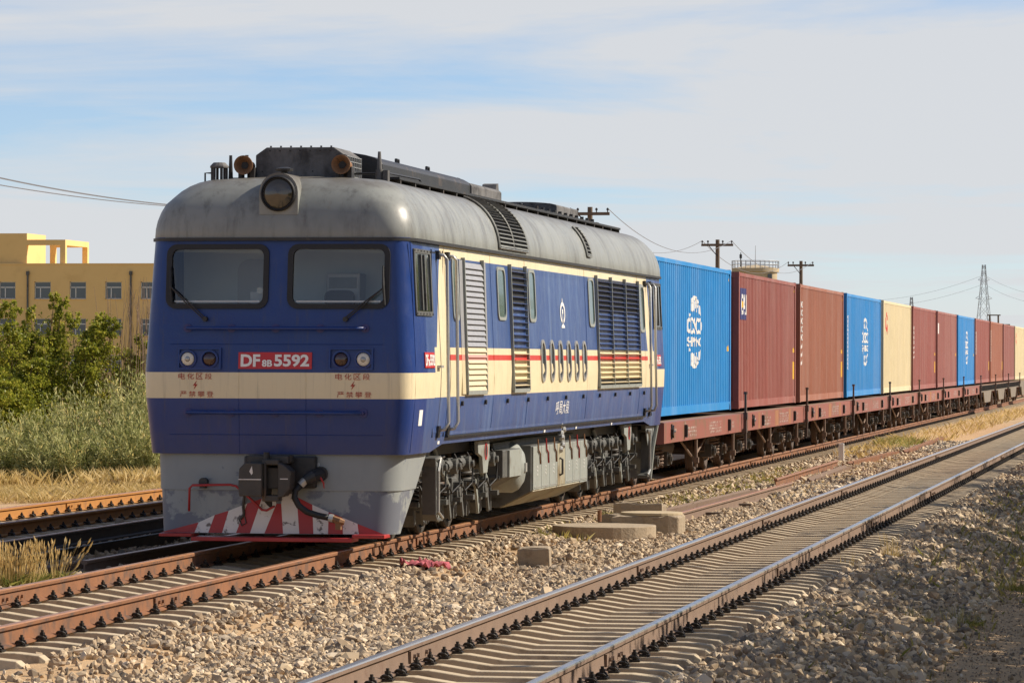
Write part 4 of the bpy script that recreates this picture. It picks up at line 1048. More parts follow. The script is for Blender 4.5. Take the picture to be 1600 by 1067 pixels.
# curved roof grilles
def roof_pt(y, a, d=0.0):
    """point on the quarter-round of the roof at arc angle a (0 = eaves)"""
    return (W(3.54) + 0.03 - 0.60 * (1 - math.cos(R(a))) + d * math.cos(R(a)), y, 3.545 + 0.69 * math.sin(R(a)) + d * math.sin(R(a)))
def roof_grille(y0, y1, a0, a1, n, cols):
    b = MB(); A = np.linspace(a0, a1, 14); vs = []
    for a in A: vs += [roof_pt(y0, a, 0.006), roof_pt(y1, a, 0.006)]
    b.add(vs, [(2 * i, 2 * i + 1, 2 * i + 3, 2 * i + 2) for i in range(13)]); g = b.build('roof_grille', 'rubber', loco)
    f = MB()
    for k in range(cols + 1):
        y = y0 + (y1 - y0) * k / cols; f.tube([roof_pt(y, a, 0.02) for a in A], 0.016, n=6)
    f.tube([roof_pt(y0, a0, 0.02), roof_pt(y1, a0, 0.02)], 0.016, n=6); f.build('grille_frame', 'roof', g)
    for k in range(n):
        a = a0 + (a1 - a0) * (k + 0.6) / n
        for c in range(cols):
            ya, yb = y0 + (y1 - y0) * c / cols + 0.02, y0 + (y1 - y0) * (c + 1) / cols - 0.02
            s_ = MB(); p0, p1 = roof_pt(ya, a, 0.014), roof_pt(ya, a - 1.6, 0.045)
            s_.add([p0, roof_pt(yb, a, 0.014), roof_pt(yb, a - 1.6, 0.045), p1, roof_pt(ya, a + 0.7, 0.014), roof_pt(yb, a + 0.7, 0.014)], [(0, 1, 2, 3), (3, 2, 5, 4)])
            s_.build('slat', 'roof', g)
roof_grille(5.9, 8.05, 3, 76, 17, 2)
roof_grille(13.35, 13.75, 10, 52, 9, 1)

# ---- long side (the side that faces the main track)
def sbox(mb, y0, y1, z0, z1, d0, d1):
    mb.prism([(y0, z0), (y1, z0), (y1, z1), (y0, z1)], lambda u, v, k: side(u, v, d0 + (d1 - d0) * k))
def side_window(y0, y1, z0, z1, r=0.09, mat='teal_glass', fr='under_light', wd=0.05):
    m = MB(); m.ring(rrect(y0, y1, z0, z1, r), rrect(y0 + wd, y1 - wd, z0 + wd * 0.8, z1 - wd * 0.8, max(0.02, r - wd * 0.6)), lambda u, v, k: side(u, v, 0.022 * k - 0.004)); f = recalc(m.build('side_window', fr, loco))
    m = MB(); rr_ = rrect(y0 + 0.02, y1 - 0.02, z0 + 0.02, z1 - 0.02, max(0.02, r - 0.03)); m.add([side(u, v, 0.005) for u, v in rr_], [tuple(range(len(rr_)))]); m.build('pane', mat, f)
    return f
for y0, y1, z0, z1 in ((2.72, 3.12, 2.62, 3.40), (5.80, 6.42, 2.66, 3.34), (8.20, 8.75, 2.66, 3.36), (13.48, 14.04, 2.64, 3.36), (18.85, 19.42, 2.60, 3.36)): side_window(y0, y1, z0, z1, 0.12)
# cab side windows with sliding panes
for y0, y1 in ((0.42, 1.42), (LOCO_END - 1.42, LOCO_END - 0.42)):
    f = side_window(y0, y1, 2.66, 3.42, 0.02, 'dark_glass', 'under', 0.06)
    m = MB(); 
    for a in (0.36, 0.56): sbox(m, y0 + a * (y1 - y0), y0 + a * (y1 - y0) + 0.05, 2.72, 3.36, 0.0, 0.026)
    m.build('mullion', 'under', f)
    m = MB()
    for a in np.linspace(0.04, 0.96, 6):
        for z in (2.68, 3.40): m.cyl(side(y0 + a * (y1 - y0), z, 0.0), side(y0 + a * (y1 - y0), z, 0.025), 0.012, n=6)
    tag(m.build('rivet', 'black', f), kind='stuff')
# six rounded openings low on the cream band
for yc in (9.2, 9.95, 10.68, 11.42, 12.15, 12.87):
    f = side_window(yc - 0.19, yc + 0.19, 1.85, 2.43, 0.18, 'dark_glass', 'galv', 0.05)
# louvre panels
def louvre(y0, y1, z0, z1, n, cols, mat, closed=False, backing='rubber'):
    m = MB(); m.prism([(y0, z0), (y1, z0), (y1, z1), (y0, z1)], lambda u, v, k: side(u, v, -0.01 + 0.016 * k)); L = recalc(m.build('louvre_panel', backing, loco))
    m = MB()
    for k in range(cols + 1):
        y = y0 + (y1 - y0) * k / cols; sbox(m, y - 0.014, y + 0.014, z0 - 0.02, z1 + 0.05, 0.0, 0.05)
    sbox(m, y0, y1, z0 - 0.05, z0 - 0.0, 0.0, 0.045); m.build('louvre_frame', 'under_light', L)
    for c in range(cols):
        ya, yb = y0 + (y1 - y0) * c / cols + 0.022, y0 + (y1 - y0) * (c + 1) / cols - 0.022
        for k in range(n):
            zc = z0 + (z1 - z0) * (k + 0.5) / n; h = (z1 - z0) / n
            s_ = MB()
            if closed: a, b, d0, d1 = zc - h * 0.55, zc + h * 0.45, 0.042, 0.012
            else: a, b, d0, d1 = zc, zc + h * 0.15, 0.055, 0.0
            s_.add([side(ya, a, d0), side(yb, a, d0), side(yb, b, d1), side(ya, b, d1), side(ya, a - 0.006, d0 - 0.004), side(yb, a - 0.006, d0 - 0.004), side(yb, b - 0.008, d1 - 0.006), side(ya, b - 0.008, d1 - 0.006)],
                   [(0, 1, 2, 3), (5, 4, 7, 6), (4, 5, 1, 0), (0, 3, 7, 4), (1, 5, 6, 2)])
            s_.build('slat', mat, L)
    return L
def silver_slat():
    s = NT('silvered_louvre')
    sp = s.n('ShaderNodeSeparateXYZ'); s.put(sp.inputs[0], s.n('ShaderNodeNewGeometry').outputs['Position']); z = sp.outputs[2]
    p = s.pos(); n = s.noise(p, 9, 6, 0.7)
    sil = s.mix(n, (0.20, 0.21, 0.235), (0.40, 0.40, 0.40)); cr = s.mix(n, (0.55, 0.46, 0.28), (0.72, 0.63, 0.42))
    c = s.mix(s.math('LESS_THAN', z, 2.30), sil, cr)
    c = s.mix(s.math('MULTIPLY', s.math('GREATER_THAN', z, 2.148), s.math('LESS_THAN', z, 2.216)), c, (0.62, 0.27, 0.22))
    c = s.mix(s.step(s.noise(p, 5, 7, 0.7, 1.0), 0.62, 0.72), c, (0.12, 0.14, 0.24))
    return s.bsdf(c, 0.45, 0.15, n, 0.2, 0.02)
M['silver'] = silver_slat()
louvre(3.42, 4.72, 1.78, 3.34, 23, 1, 'silver', True)
for ya, yb in ((4.74, 4.98), (3.18, 3.39)):
    m = MB(); sbox(m, ya, yb, 1.74, 3.36, 0.0, 0.02); m.build('louvre_border', 'silver', loco)
louvre(6.72, 7.92, 1.78, 3.34, 19, 1, 'livery')
louvre(14.22, 18.66, 1.78, 3.36, 22, 3, 'livery')
# railway emblem: ring with a rail section inside, on a foot
e_ = MB(); F = lambda u, v: side(11.05 + 0.64 * u, 2.80 + 0.64 * v, 0.006)
O, I = [], []
for k in range(32):
    a = R(90 + 360 * k / 32); O.append((0.34 * math.cos(a) , 0.02 + 0.24 * math.sin(a))); I.append((0.24 * math.cos(a), 0.01 + 0.165 * math.sin(a)))
gap = [k for k in range(32) if not (14 <= k <= 17)]
e_.add([F(*p) for p in O] + [F(*p) for p in I], [(k, (k + 1) % 32, 32 + (k + 1) % 32, 32 + k) for k in gap])
e_.add([F(-0.07, 0.10), F(0.07, 0.10), F(0.07, 0.0), F(-0.07, 0.0)], [(3, 2, 1, 0)]); e_.add([F(-0.025, 0.0), F(0.025, 0.0), F(0.025, -0.22), F(-0.025, -0.22)], [(3, 2, 1, 0)])
e_.add([F(-0.04, -0.22), F(0.04, -0.22), F(0.22, -0.27), F(0.22, -0.31), F(-0.22, -0.31), F(-0.22, -0.27)], [(0, 1, 2, 3, 4, 5)]); e_.add([F(-0.05, 0.25), F(0.05, 0.25), F(0.02, 0.34), F(-0.02, 0.34)], [(0, 1, 2, 3)])
e_.build('emblem', 'letter', loco)
# door, doorway handrails, steps, sill
for y0, s in ((1.52, 1), (LOCO_END - 1.52, -1)):
    d = MB(); ya, yb = sorted((y0, y0 + s * 0.68)); sbox(d, ya, yb, 1.30, 3.40, -0.002, 0.006); D = recalc(d.build('cab_door', 'livery', loco))
    d = MB(); sbox(d, ya - 0.012, ya, 1.25, 3.44, 0.0, 0.012); sbox(d, yb, yb + 0.012, 1.25, 3.44, 0.0, 0.012); sbox(d, ya, yb, 3.40, 3.412, 0.0, 0.012); d.build('door_frame', 'rubber', D)
    d = MB(); sbox(d, ya + 0.08, ya + 0.24, 2.06, 2.09, 0.0, 0.05); d.build('door_handle', 'galv', D)
    for q in (y0 - s * 0.05 + s * 0.35, y0 + s * 0.90):
        h = MB(); h.tube([side(q, 3.37, 0.01), side(q, 3.38, 0.09), side(q + s * 0.05, 3.33, 0.12), side(q + s * 0.05, 1.42, 0.12), side(q, 1.34, 0.09), side(q, 1.33, 0.01)], 0.02, n=8); H_ = h.build('door_handrail', 'galv', loco, smooth=True)
        h = MB(); sbox(h, q - 0.05, q + 0.05, 3.33, 3.43, 0, 0.05); sbox(h, q - 0.06, q + 0.06, 1.24, 1.38, 0, 0.03); h.build('rail_bracket', 'black', H_)
m = MB(); sbox(m, 2.35, 19.5, 1.235, 1.255, 0.0, 0.04); m.build('sill_moulding', 'rubber', loco)
m = MB(); sbox(m, 2.5, 19.4, 1.262, 3.36, -0.03, 0.003); m.build('side_panel', 'livery', loco)
for y in np.arange(3.2, 19.4, 1.6):
    m = MB(); m.cyl(side(y, 1.63, 0), side(y, 1.63, 0.03), 0.03, n=8); m.build('drain_boss', 'black', loco)
for y in (1.9, 9.6, 12.4, 15.9):
    m = MB(); sbox(m, y, y + 0.12, 1.165, 1.20, 0, 0.004); m.build('stencil_mark', 'letter', loco)
m = MB(); sbox(m, 0.62, 0.82, 1.40, 1.58, 0, 0.004); 
o = m.build('jack_point', 'letter', loco)

# ------------------------------------------------------------------ running gear of the locomotive
def spring(mb, x, y, z0, z1, r=0.085, turns=5, t=0.018, n=60):
    mb.tube([(x + r * math.cos(turns * 2 * math.pi * k / n), y + r * math.sin(turns * 2 * math.pi * k / n), z0 + (z1 - z0) * k / n) for k in range(n + 1)], t, n=5)
def wheel(parent, x, y, r, s, mat='wagon_under', name='wheel'):
    m = MB(); m.lathe((x - s * 0.07, y, r), (s, 0, 0), [(0.0, r * 0.15), (0.0, r + 0.028), (0.03, r + 0.026), (0.034, r), (0.135, r - 0.008), (0.14, r - 0.07), (0.10, r - 0.09), (0.085, r * 0.45), (0.12, r * 0.33), (0.14, r * 0.2), (0.14, 0.0)], 30)
    return autosmooth(m.build(name, mat, parent), 35)
def loco_bogie(yc):
    b = MB()
    for s in (-1, 1):
        b.prism([(yc - 2.55, 0.72), (yc - 2.45, 0.90), (yc + 2.45, 0.90), (yc + 2.55, 0.72), (yc + 1.2, 0.66), (yc + 0.9, 0.60), (yc - 0.9, 0.60), (yc - 1.2, 0.66)], lambda u, v, k, s=s: (s * (1.0 + 0.14 * k), u, v))
    for q in (-2.4, -0.85, 0.85, 2.4): b.b2(-1.0, 1.0, yc + q - 0.09, yc + q + 0.09, 0.68, 0.86)
    B = recalc(b.build('bogie_frame', 'under', loco, bevel=0.015))
    for q in (-1.8, 0.0, 1.8):
        for s in (-1, 1):
            wheel(loco, s * 0.7525, yc + q, 0.525, s, 'steel_dark')
            a = MB(); a.b2(s * 0.98, s * 1.24, yc + q - 0.17, yc + q + 0.17, 0.36, 0.70); a.cyl((s * 1.2, yc + q, 0.525), (s * 1.30, yc + q, 0.525), 0.13, n=16); a.cyl((s * 1.28, yc + q, 0.525), (s * 1.32, yc + q, 0.525), 0.07, n=10)
            a.b2(s * 1.05, s * 1.20, yc + q - 0.36, yc + q + 0.36, 0.40, 0.47); recalc(a.build('axle_box', 'under', loco, bevel=0.012))
            for e in (-0.27, 0.27):
                p = MB(); spring(p, s * 1.13, yc + q + e, 0.47, 0.70, 0.075, 4, 0.017, 48); p.build('axle_spring', 'steel_dark', loco, smooth=True)
        x_ = MB(); x_.cyl((-0.8, yc + q, 0.525), (0.8, yc + q, 0.525), 0.09, n=12); x_.build('axle', 'steel_dark', loco)
    s = 1
    for q, hgt in ((-0.95, 1), (0.95, 1)):
        p = MB(); spring(p, 1.16, yc + q - 1.35 * 0, 0.58, 0.98, 0.12, 5, 0.026, 70); p.build('bolster_spring', 'steel_dark', loco, smooth=True)
    for q in (-2.2, -1.35, -0.42, 0.45, 1.35, 2.2):                                              # brake rigging
        h = MB(); zq = 0.86 + 0.05 * math.sin(q * 7); h.cyl((1.20, yc + q, zq), (1.36, yc + q, zq), 0.095, n=16); h.cyl((1.20, yc + q + 0.02, zq), (1.40, yc + q + 0.02, zq), 0.045, n=10); h.b2(1.16, 1.28, yc + q - 0.2, yc + q + 0.12, zq - 0.07, zq + 0.1); h.cyl((1.25, yc + q - 0.32, zq), (1.25, yc + q - 0.1, zq + 0.02), 0.07, n=12); recalc(h.build('brake_cylinder', 'under', loco, bevel=0.01))
        h = MB(); dq = 0.12 * math.cos(q * 5); h.prism([(yc + q + 0.02, 0.62), (yc + q + 0.10, 0.64), (yc + q + 0.13 + dq, 0.42), (yc + q + 0.24 + dq, 0.22), (yc + q + 0.17 + dq, 0.19), (yc + q + 0.06 + dq, 0.40)], lambda u, v, k: (1.22 + 0.03 * k, u, v)); recalc(h.build('brake_hanger', 'under_light' if int(q * 10) % 2 else 'under', loco))
        h = MB(); h.prism([(yc + q + 0.22, 0.52), (yc + q + 0.34, 0.50), (yc + q + 0.36, 0.20), (yc + q + 0.26, 0.16), (yc + q + 0.20, 0.3)], lambda u, v, k: (0.70 + 0.42 * k, u, v)); recalc(h.build('brake_block', 'under', loco, bevel=0.01))
        h = MB(); h.tube([(1.32, yc + q - 0.05, 1.0), (1.36, yc + q + 0.15, 0.85), (1.34, yc + q + 0.22, 0.62), (1.28, yc + q + 0.02, 0.52), (1.25, yc + q - 0.1, 0.66)], 0.013, n=6); h.build('air_hose', 'rubber', loco, smooth=True)
        h = MB(); h.b2(1.22, 1.34, yc + q + 0.28, yc + q + 0.42, 0.40, 0.46); h.b2(1.22, 1.25, yc + q + 0.3, yc + q + 0.34, 0.20, 0.62); h.cyl((1.2, yc + q + 0.35, 0.62), (1.36, yc + q + 0.35, 0.62), 0.03, n=8); h.build('rigging_bracket', 'under', loco)
    for q in (-0.9, 1.75):                                                                        # hydraulic dampers
        h = MB(); h.cyl((1.24, yc + q - 0.3, 0.98), (1.30, yc + q + 0.05, 0.62), 0.045, n=10); h.cyl((1.22, yc + q - 0.42, 1.1), (1.25, yc + q - 0.28, 0.96), 0.03, n=8); h.build('damper', 'under_light', loco)
    return B
loco_bogie(4.45); loco_bogie(17.3)
# bearing bracket with red edged eye, both bogies
for yc in (5.55, 18.45):
    h = MB(); F = lambda u, v, k: (1.36 + 0.05 * k, u, v)
    n = 16; O = [(yc - 0.42, 1.14), (yc + 0.42, 1.14), (yc + 0.40, 0.95), (yc + 0.26, 0.72), (yc - 0.02, 0.72), (yc - 0.10, 0.93), (yc - 0.38, 0.98)]
    h.prism(O, F); br = recalc(h.build('side_bracket', 'under_light', loco, bevel=0.008))
    h = MB(); h.ring([(yc + 0.14 + 0.10 * math.cos(2 * math.pi * k / n), 1.0 + 0.115 * math.sin(2 * math.pi * k / n)) for k in range(n)], [(yc + 0.14 + 0.07 * math.cos(2 * math.pi * k / n), 1.0 + 0.085 * math.sin(2 * math.pi * k / n)) for k in range(n)], lambda u, v, k: (1.411 + 0.006 * k, u, v)); h.build('eye_rim', 'red', br)
    h = MB(); h.add([(1.413, yc + 0.14 + 0.07 * math.cos(2 * math.pi * k / n), 1.0 + 0.085 * math.sin(2 * math.pi * k / n)) for k in range(n)], [tuple(range(n))]); h.build('eye', 'rubber', br)
# C-shaped steps at both ends
for y0, s in ((2.05, 1), (20.75, -1)):
    st = MB(); x0, x1 = 1.30, 1.47
    pts = [(y0 + s * 0.30, 1.0), (y0 - s * 0.02, 0.98), (y0, 0.90), (y0 + s * 0.02, 0.34), (y0 + s * 0.08, 0.28), (y0 + s * 0.42, 0.26)]
    for k in range(len(pts) - 1):
        a, b = pts[k], pts[k + 1]; L = math.hypot(b[0] - a[0], b[1] - a[1]); ang = math.atan2(b[1] - a[1], b[0] - a[0])
        st.box(((x0 + x1) / 2, (a[0] + b[0]) / 2, (a[1] + b[1]) / 2), (x1 - x0, L + 0.03, 0.035), (ang, 0, 0))
    recalc(st.build('cab_step', 'under', loco, bevel=0.006))
    st = MB(); st.tube([(1.47, y0 + s * 0.28, 0.99), (1.47, y0 + s * 0.14, 0.84), (1.47, y0 + s * 0.14, 0.36), (1.47, y0 + s * 0.40, 0.28)], 0.02, n=8); st.build('step_rail', 'galv', loco)
    sb = MB(); sb.prism([(y0 - s * 0.1, 1.08), (y0 + s * 0.5, 1.08), (y0 + s * 0.45, 0.82), (y0 - s * 0.05, 0.80)], lambda u, v, k: (0.9 + 0.4 * k, u, v)); recalc(sb.build('sand_box', 'under', loco, bevel=0.02))
g_ = MB(); g_.tube([(1.50, 21.2, 1.08), (1.44, 21.15, 0.7), (1.40, 21.1, 0.22)], 0.035, n=8); g_.build('guard_iron', 'under_light', loco)
# equipment box, air reservoir, battery box over the fuel tank
e_ = MB(); e_.prism([(0.22, 0.4), (0.98, 0.4), (1.4, 0.62), (1.4, 0.98), (0.22, 0.98)], lambda u, v, k: (u, 7.0 + 1.35 * k, v)); EB = recalc(e_.build('equipment_box', 'under', loco, bevel=0.012))
e_ = MB(); e_.b2(1.40, 1.43, 7.35, 8.30, 0.62, 0.97); e_.build('box_lid', 'under_light', EB)
ar = MB(); ar.lathe((1.15, 7.6, 0.80), (0, 1, 0), [(0.0, 0.0), (0.03, 0.12), (0.10, 0.2), (0.2, 0.235), (0.9, 0.235), (1.0, 0.2), (1.07, 0.12), (1.1, 0.0)], 20)
ar = MB(); ar.lathe((1.06, 8.42, 0.72), (1, 0, 0), [(-0.8, 0.34), (0.22, 0.34), (0.30, 0.30), (0.37, 0.2), (0.40, 0.0)], 28); AR = ar.build('air_reservoir', 'under_light', loco, smooth=True)
ar = MB(); ar.b2(1.40, 1.47, 8.38, 8.50, 0.66, 0.78); ar.build('reservoir_plate', 'galv', AR)
ft = MB(); ft.prism([(-1.0, 0.16), (1.02, 0.16), (1.46, 0.385), (1.46, 1.0), (-1.46, 1.0), (-1.46, 0.385)], lambda u, v, k: (u, 8.86 + 4.9 * k, v)); FT = recalc(ft.build('fuel_tank', 'under', loco, bevel=0.01))
nd = 7; yy = np.linspace(8.9, 13.72, nd + 1)
for k in range(nd):
    m = MB(); m.b2(1.461, 1.485, yy[k] + 0.012, yy[k + 1] - 0.012, 0.40, 0.985); dr = m.build('battery_door', 'rusty_box' if k == 3 else 'under_light', loco, bevel=0.006)
    if k != 3:
        m = MB(); yc = (yy[k] + yy[k + 1]) / 2
        m.tube([(1.49, yc, 1.08), (1.50, yc, 0.93), (1.50, yc + 0.14, 0.88), (1.495, yc + 0.20, 0.74)], 0.012, n=6); m.build('door_latch', 'red' if k % 2 else 'horn', dr)
        m = MB()
        for q in range(3): m.cyl((1.48, yc, 0.70 - 0.05 * q), (1.49, yc, 0.70 - 0.05 * q), 0.016, n=8)
        m.build('vent_hole', 'letter', dr)
        m = MB(); m.b2(1.486, 1.49, yy[k] + 0.08, yy[k + 1] - 0.08, 0.425, 0.437); m.build('door_hinge', 'galv', dr)
    else:
        m = MB(); m.tube([(1.49, yc + 0.5, 0.78), (1.53, yc + 0.5, 0.76), (1.53, yc + 0.5, 0.56), (1.49, yc + 0.5, 0.54)], 0.016, n=6); m.build('grab_iron', 'black', dr)
        m = MB()
        for q in range(7): m.lathe((1.45 + 0.02 * (q % 2), yy[k] + 0.2 + 0.06 * (q % 3), 0.90 + 0.055 * q), (1, 0, 0), [(0, 0.04), (0.05, 0.05), (0.08, 0.03)], 8)
        m.build('filler_pipe', 'galv', loco)
for y0, y1, mt in ((8.9, 10.9, 'rusty_box'), (10.95, 13.0, 'rusty_box'), (13.05, 13.72, 'under_light')):
    m = MB(); m.prism([(1.03, 0.172), (1.475, 0.395), (1.48, 0.38), (1.035, 0.155)], lambda u, v, k, a=y0, b=y1: (u, a + (b - a) * k, v)); recalc(m.build('tank_slope_plate', mt, loco))
m = MB(); m.b2(1.0, 1.38, 13.78, 14.1, 0.45, 0.95); m.build('relay_box', 'under_light', loco, bevel=0.01)
m = MB(); m.b2(-1.2, 1.2, 1.9, 20.0, 1.0, 1.16); m.build('underframe', 'black', loco)
m = MB()
for k in range(5): m.tube([(1.25, 7.0 + 0.05 * k, 1.05 - 0.03 * k), (1.27, 9.5, 1.08 - 0.02 * k), (1.22, 14.0, 1.06 - 0.03 * k)], 0.02, n=6)
m.build('air_pipe', 'under', loco)

# ------------------------------------------------------------------ wagons and containers
FIRST, WPITCH, CLEN = 35.65, 12.635, 11.6
names = ['blue container right behind the locomotive', 'first red brown container with dark blue panel', 'orange brown container with white vertical lettering nearest the locomotive', 'blue container third along after two brown ones', 'cream container between blue and red ones',
         'red container just behind the cream one', 'rose brown container with small white label', 'far blue container with white oval emblem', 'red brown container just behind the far blue one', 'far orange brown container with white lettering', 'plain red brown container before the last cream one', 'last cream container at the right edge']

def wagon_kit():
    """shared meshes of the flat wagon, built once round its own centre"""
    K = {}
    def keep(key, mb, mat, smooth=None):
        o = recalc(mb.build(key, mat));
        if smooth: autosmooth(o, smooth)
        K[key] = o.data; bpy.data.objects.remove(o)
    L, h = 5.95, 1.45
    m = MB(); m.prism([(h - 0.05, 1.10), (h, 1.09), (h, 0.74), (h - 0.12, 0.72), (h - 0.12, 0.75), (h - 0.03, 0.77), (h - 0.03, 1.06)], lambda u, v, k: (u, -L + 2 * L * k, v)); keep('side_sill', m, 'wagon_red')
    m = MB(); m.b2(-h + 0.05, h - 0.05, -L + 0.02, L - 0.02, 1.04, 1.095); keep('deck', m, 'wagon_deck')
    m = MB(); m.b2(-h + 0.02, h - 0.02, -0.03, 0.03, 0.73, 1.085); keep('end_sill', m, 'wagon_red')
    m = MB(); m.b2(-0.3, 0.3, -L + 0.1, L - 0.1, 0.55, 1.03); keep('centre_sill', m, 'wagon_under')
    m = MB(); m.b2(0, 0.05, -0.06, 0.06, 0.80, 1.02); m.b2(0.05, 0.055, -0.035, 0.035, 0.83, 1.0); keep('stake_pocket', m, 'black')
    m = MB(); m.prism([(-1.15, 0.42), (-1.05, 0.60), (-0.5, 0.66), (0.5, 0.66), (1.05, 0.60), (1.15, 0.42), (0.75, 0.34), (0.4, 0.26), (-0.4, 0.26), (-0.75, 0.34)], lambda u, v, k: (-0.06 + 0.12 * k, u, v)); keep('bogie_side', m, 'wagon_under')
    m = MB(); m.b2(-1.0, 1.0, -0.2, 0.2, 0.45, 0.72); keep('bolster', m, 'wagon_under')
    m = MB(); spring(m, 0, 0, 0.30, 0.62, 0.085, 5, 0.02, 50); keep('bogie_spring', m, 'rail_brown', 60)
    m = MB(); m.b2(-0.08, 0.14, -0.13, 0.13, 0.30, 0.54); m.cyl((0.12, 0, 0.42), (0.2, 0, 0.42), 0.10, n=14); m.cyl((0.19, 0, 0.42), (0.22, 0, 0.42), 0.05, n=8); keep('axle_box', m, 'steel_dark')
    w = wheel(None, 0.7525, 0, 0.42, 1, 'wagon_under'); K['wheel_r'] = w.data; bpy.data.objects.remove(w)
    w = wheel(None, -0.7525, 0, 0.42, -1, 'wagon_under'); K['wheel_l'] = w.data; bpy.data.objects.remove(w)
    m = MB(); m.cyl((-0.8, 0, 0.42), (0.8, 0, 0.42), 0.08, n=10); keep('axle', m, 'wagon_under')
    m = MB(); m.b2(-0.02, 0.02, -0.05, 0.05, 0.40, 1.50); m.b2(-0.04, 0.04, -0.07, 0.07, 0.98, 1.12); m.b2(-0.05, 0.03, -0.09, 0.09, 0.72, 0.80); m.cyl((0.0, 0, 1.48), (0.0, 0, 1.53), 0.038, n=8); keep('brake_post', m, 'wagon_under')
    m = MB(); m.cyl((0, 0, 0.22), (0, 0, 0.74), 0.03, n=8); m.b2(-0.05, 0.05, -0.05, 0.05, 0.3, 0.4); keep('foot_iron', m, 'rail_brown')
    m = MB(); m.cyl((0, 0, 0), (0, 1.9, 0), 0.24, n=16); keep('air_tank', m, 'wagon_under', 40)
    m = MB(); m.prism([(-0.10, -0.04), (0.0, -0.11), (0.0, 0.11), (-0.10, 0.04)], lambda u, v, k: (0.0 + 0.05 * k, u, v)); m.cyl((0.03, 0.0, 0), (0.03, 0.24, 0), 0.02, n=6); m.b2(0, 0.02, -0.07, 0.01, -0.13, 0.13); keep('tow_hook', m, 'black')
    m = MB(); m.tube([(0, 0, 0), (0, 1.9, -0.38)], 0.022, n=6); keep('diagonal_rod', m, 'rail_brown')
    m = MB(); m.b2(-0.13, 0.13, -0.45, 0.3, 0.66, 0.94); m.b2(-0.2, 0.02, -0.62, -0.4, 0.64, 0.96); m.b2(0.1, 0.2, -0.55, -0.4, 0.66, 0.93); keep('coupler', m, 'steel_dark')
    # fish-bellied older wagon
    m = MB(); m.prism([(-L, 1.08), (L, 1.08), (L, 0.80), (3.3, 0.80), (2.3, 0.34), (-2.3, 0.34), (-3.3, 0.80), (-L, 0.80)], lambda u, v, k: (h - 0.04 + 0.04 * k, u, v)); keep('belly_sill', m, 'grey_wagon')
    m = MB(); m.b2(0, 0.05, -0.05, 0.05, 0.86, 1.08); keep('hanging_lug', m, 'black')
    return K
WK = wagon_kit()
def part(key, parent, loc=(0, 0, 0), rz=0.0, name=None, sc=None):
    o = link(name or key, WK[key], parent); o.location = loc; o.rotation_euler = (0, 0, rz)
    if sc: o.scale = sc
    return o
def marks(u0, u1, v0, v1, rows, seed, fn, mb=None):
    """rows of small worn stencilled signs too faint to read"""
    rr = random.Random(seed); mb = mb or MB()
    for r in range(rows):
        a = v0 + (v1 - v0) * r / rows; h = (v1 - v0) / rows * 0.72; u = u0 + rr.uniform(0, 0.1)
        while u < u1 - 0.03:
            w = rr.uniform(0.04, 0.10); k = rr.random()
            if k > 0.12:
                mb.add([fn(u, a), fn(u + w * 0.4, a), fn(u + w * 0.4, a + h), fn(u, a + h)], [(0, 1, 2, 3)])
                if k > 0.5: mb.add([fn(u + w * 0.4, a + h * 0.6), fn(u + w, a + h * 0.6), fn(u + w, a + h), fn(u + w * 0.4, a + h)], [(0, 1, 2, 3)])
            u += w + 0.03
    return mb
M['stencil'] = pm('worn_stencil_white', (0.55, 0.47, 0.42), 0.7, dirt=(0.25, 0.10, 0.07), dlo=0.45, dhi=0.6, dscale=12, bump=0)
M['rust_patch'] = pm('orange_rust_patch', (0.27, 0.115, 0.05), 0.8, bump=0)

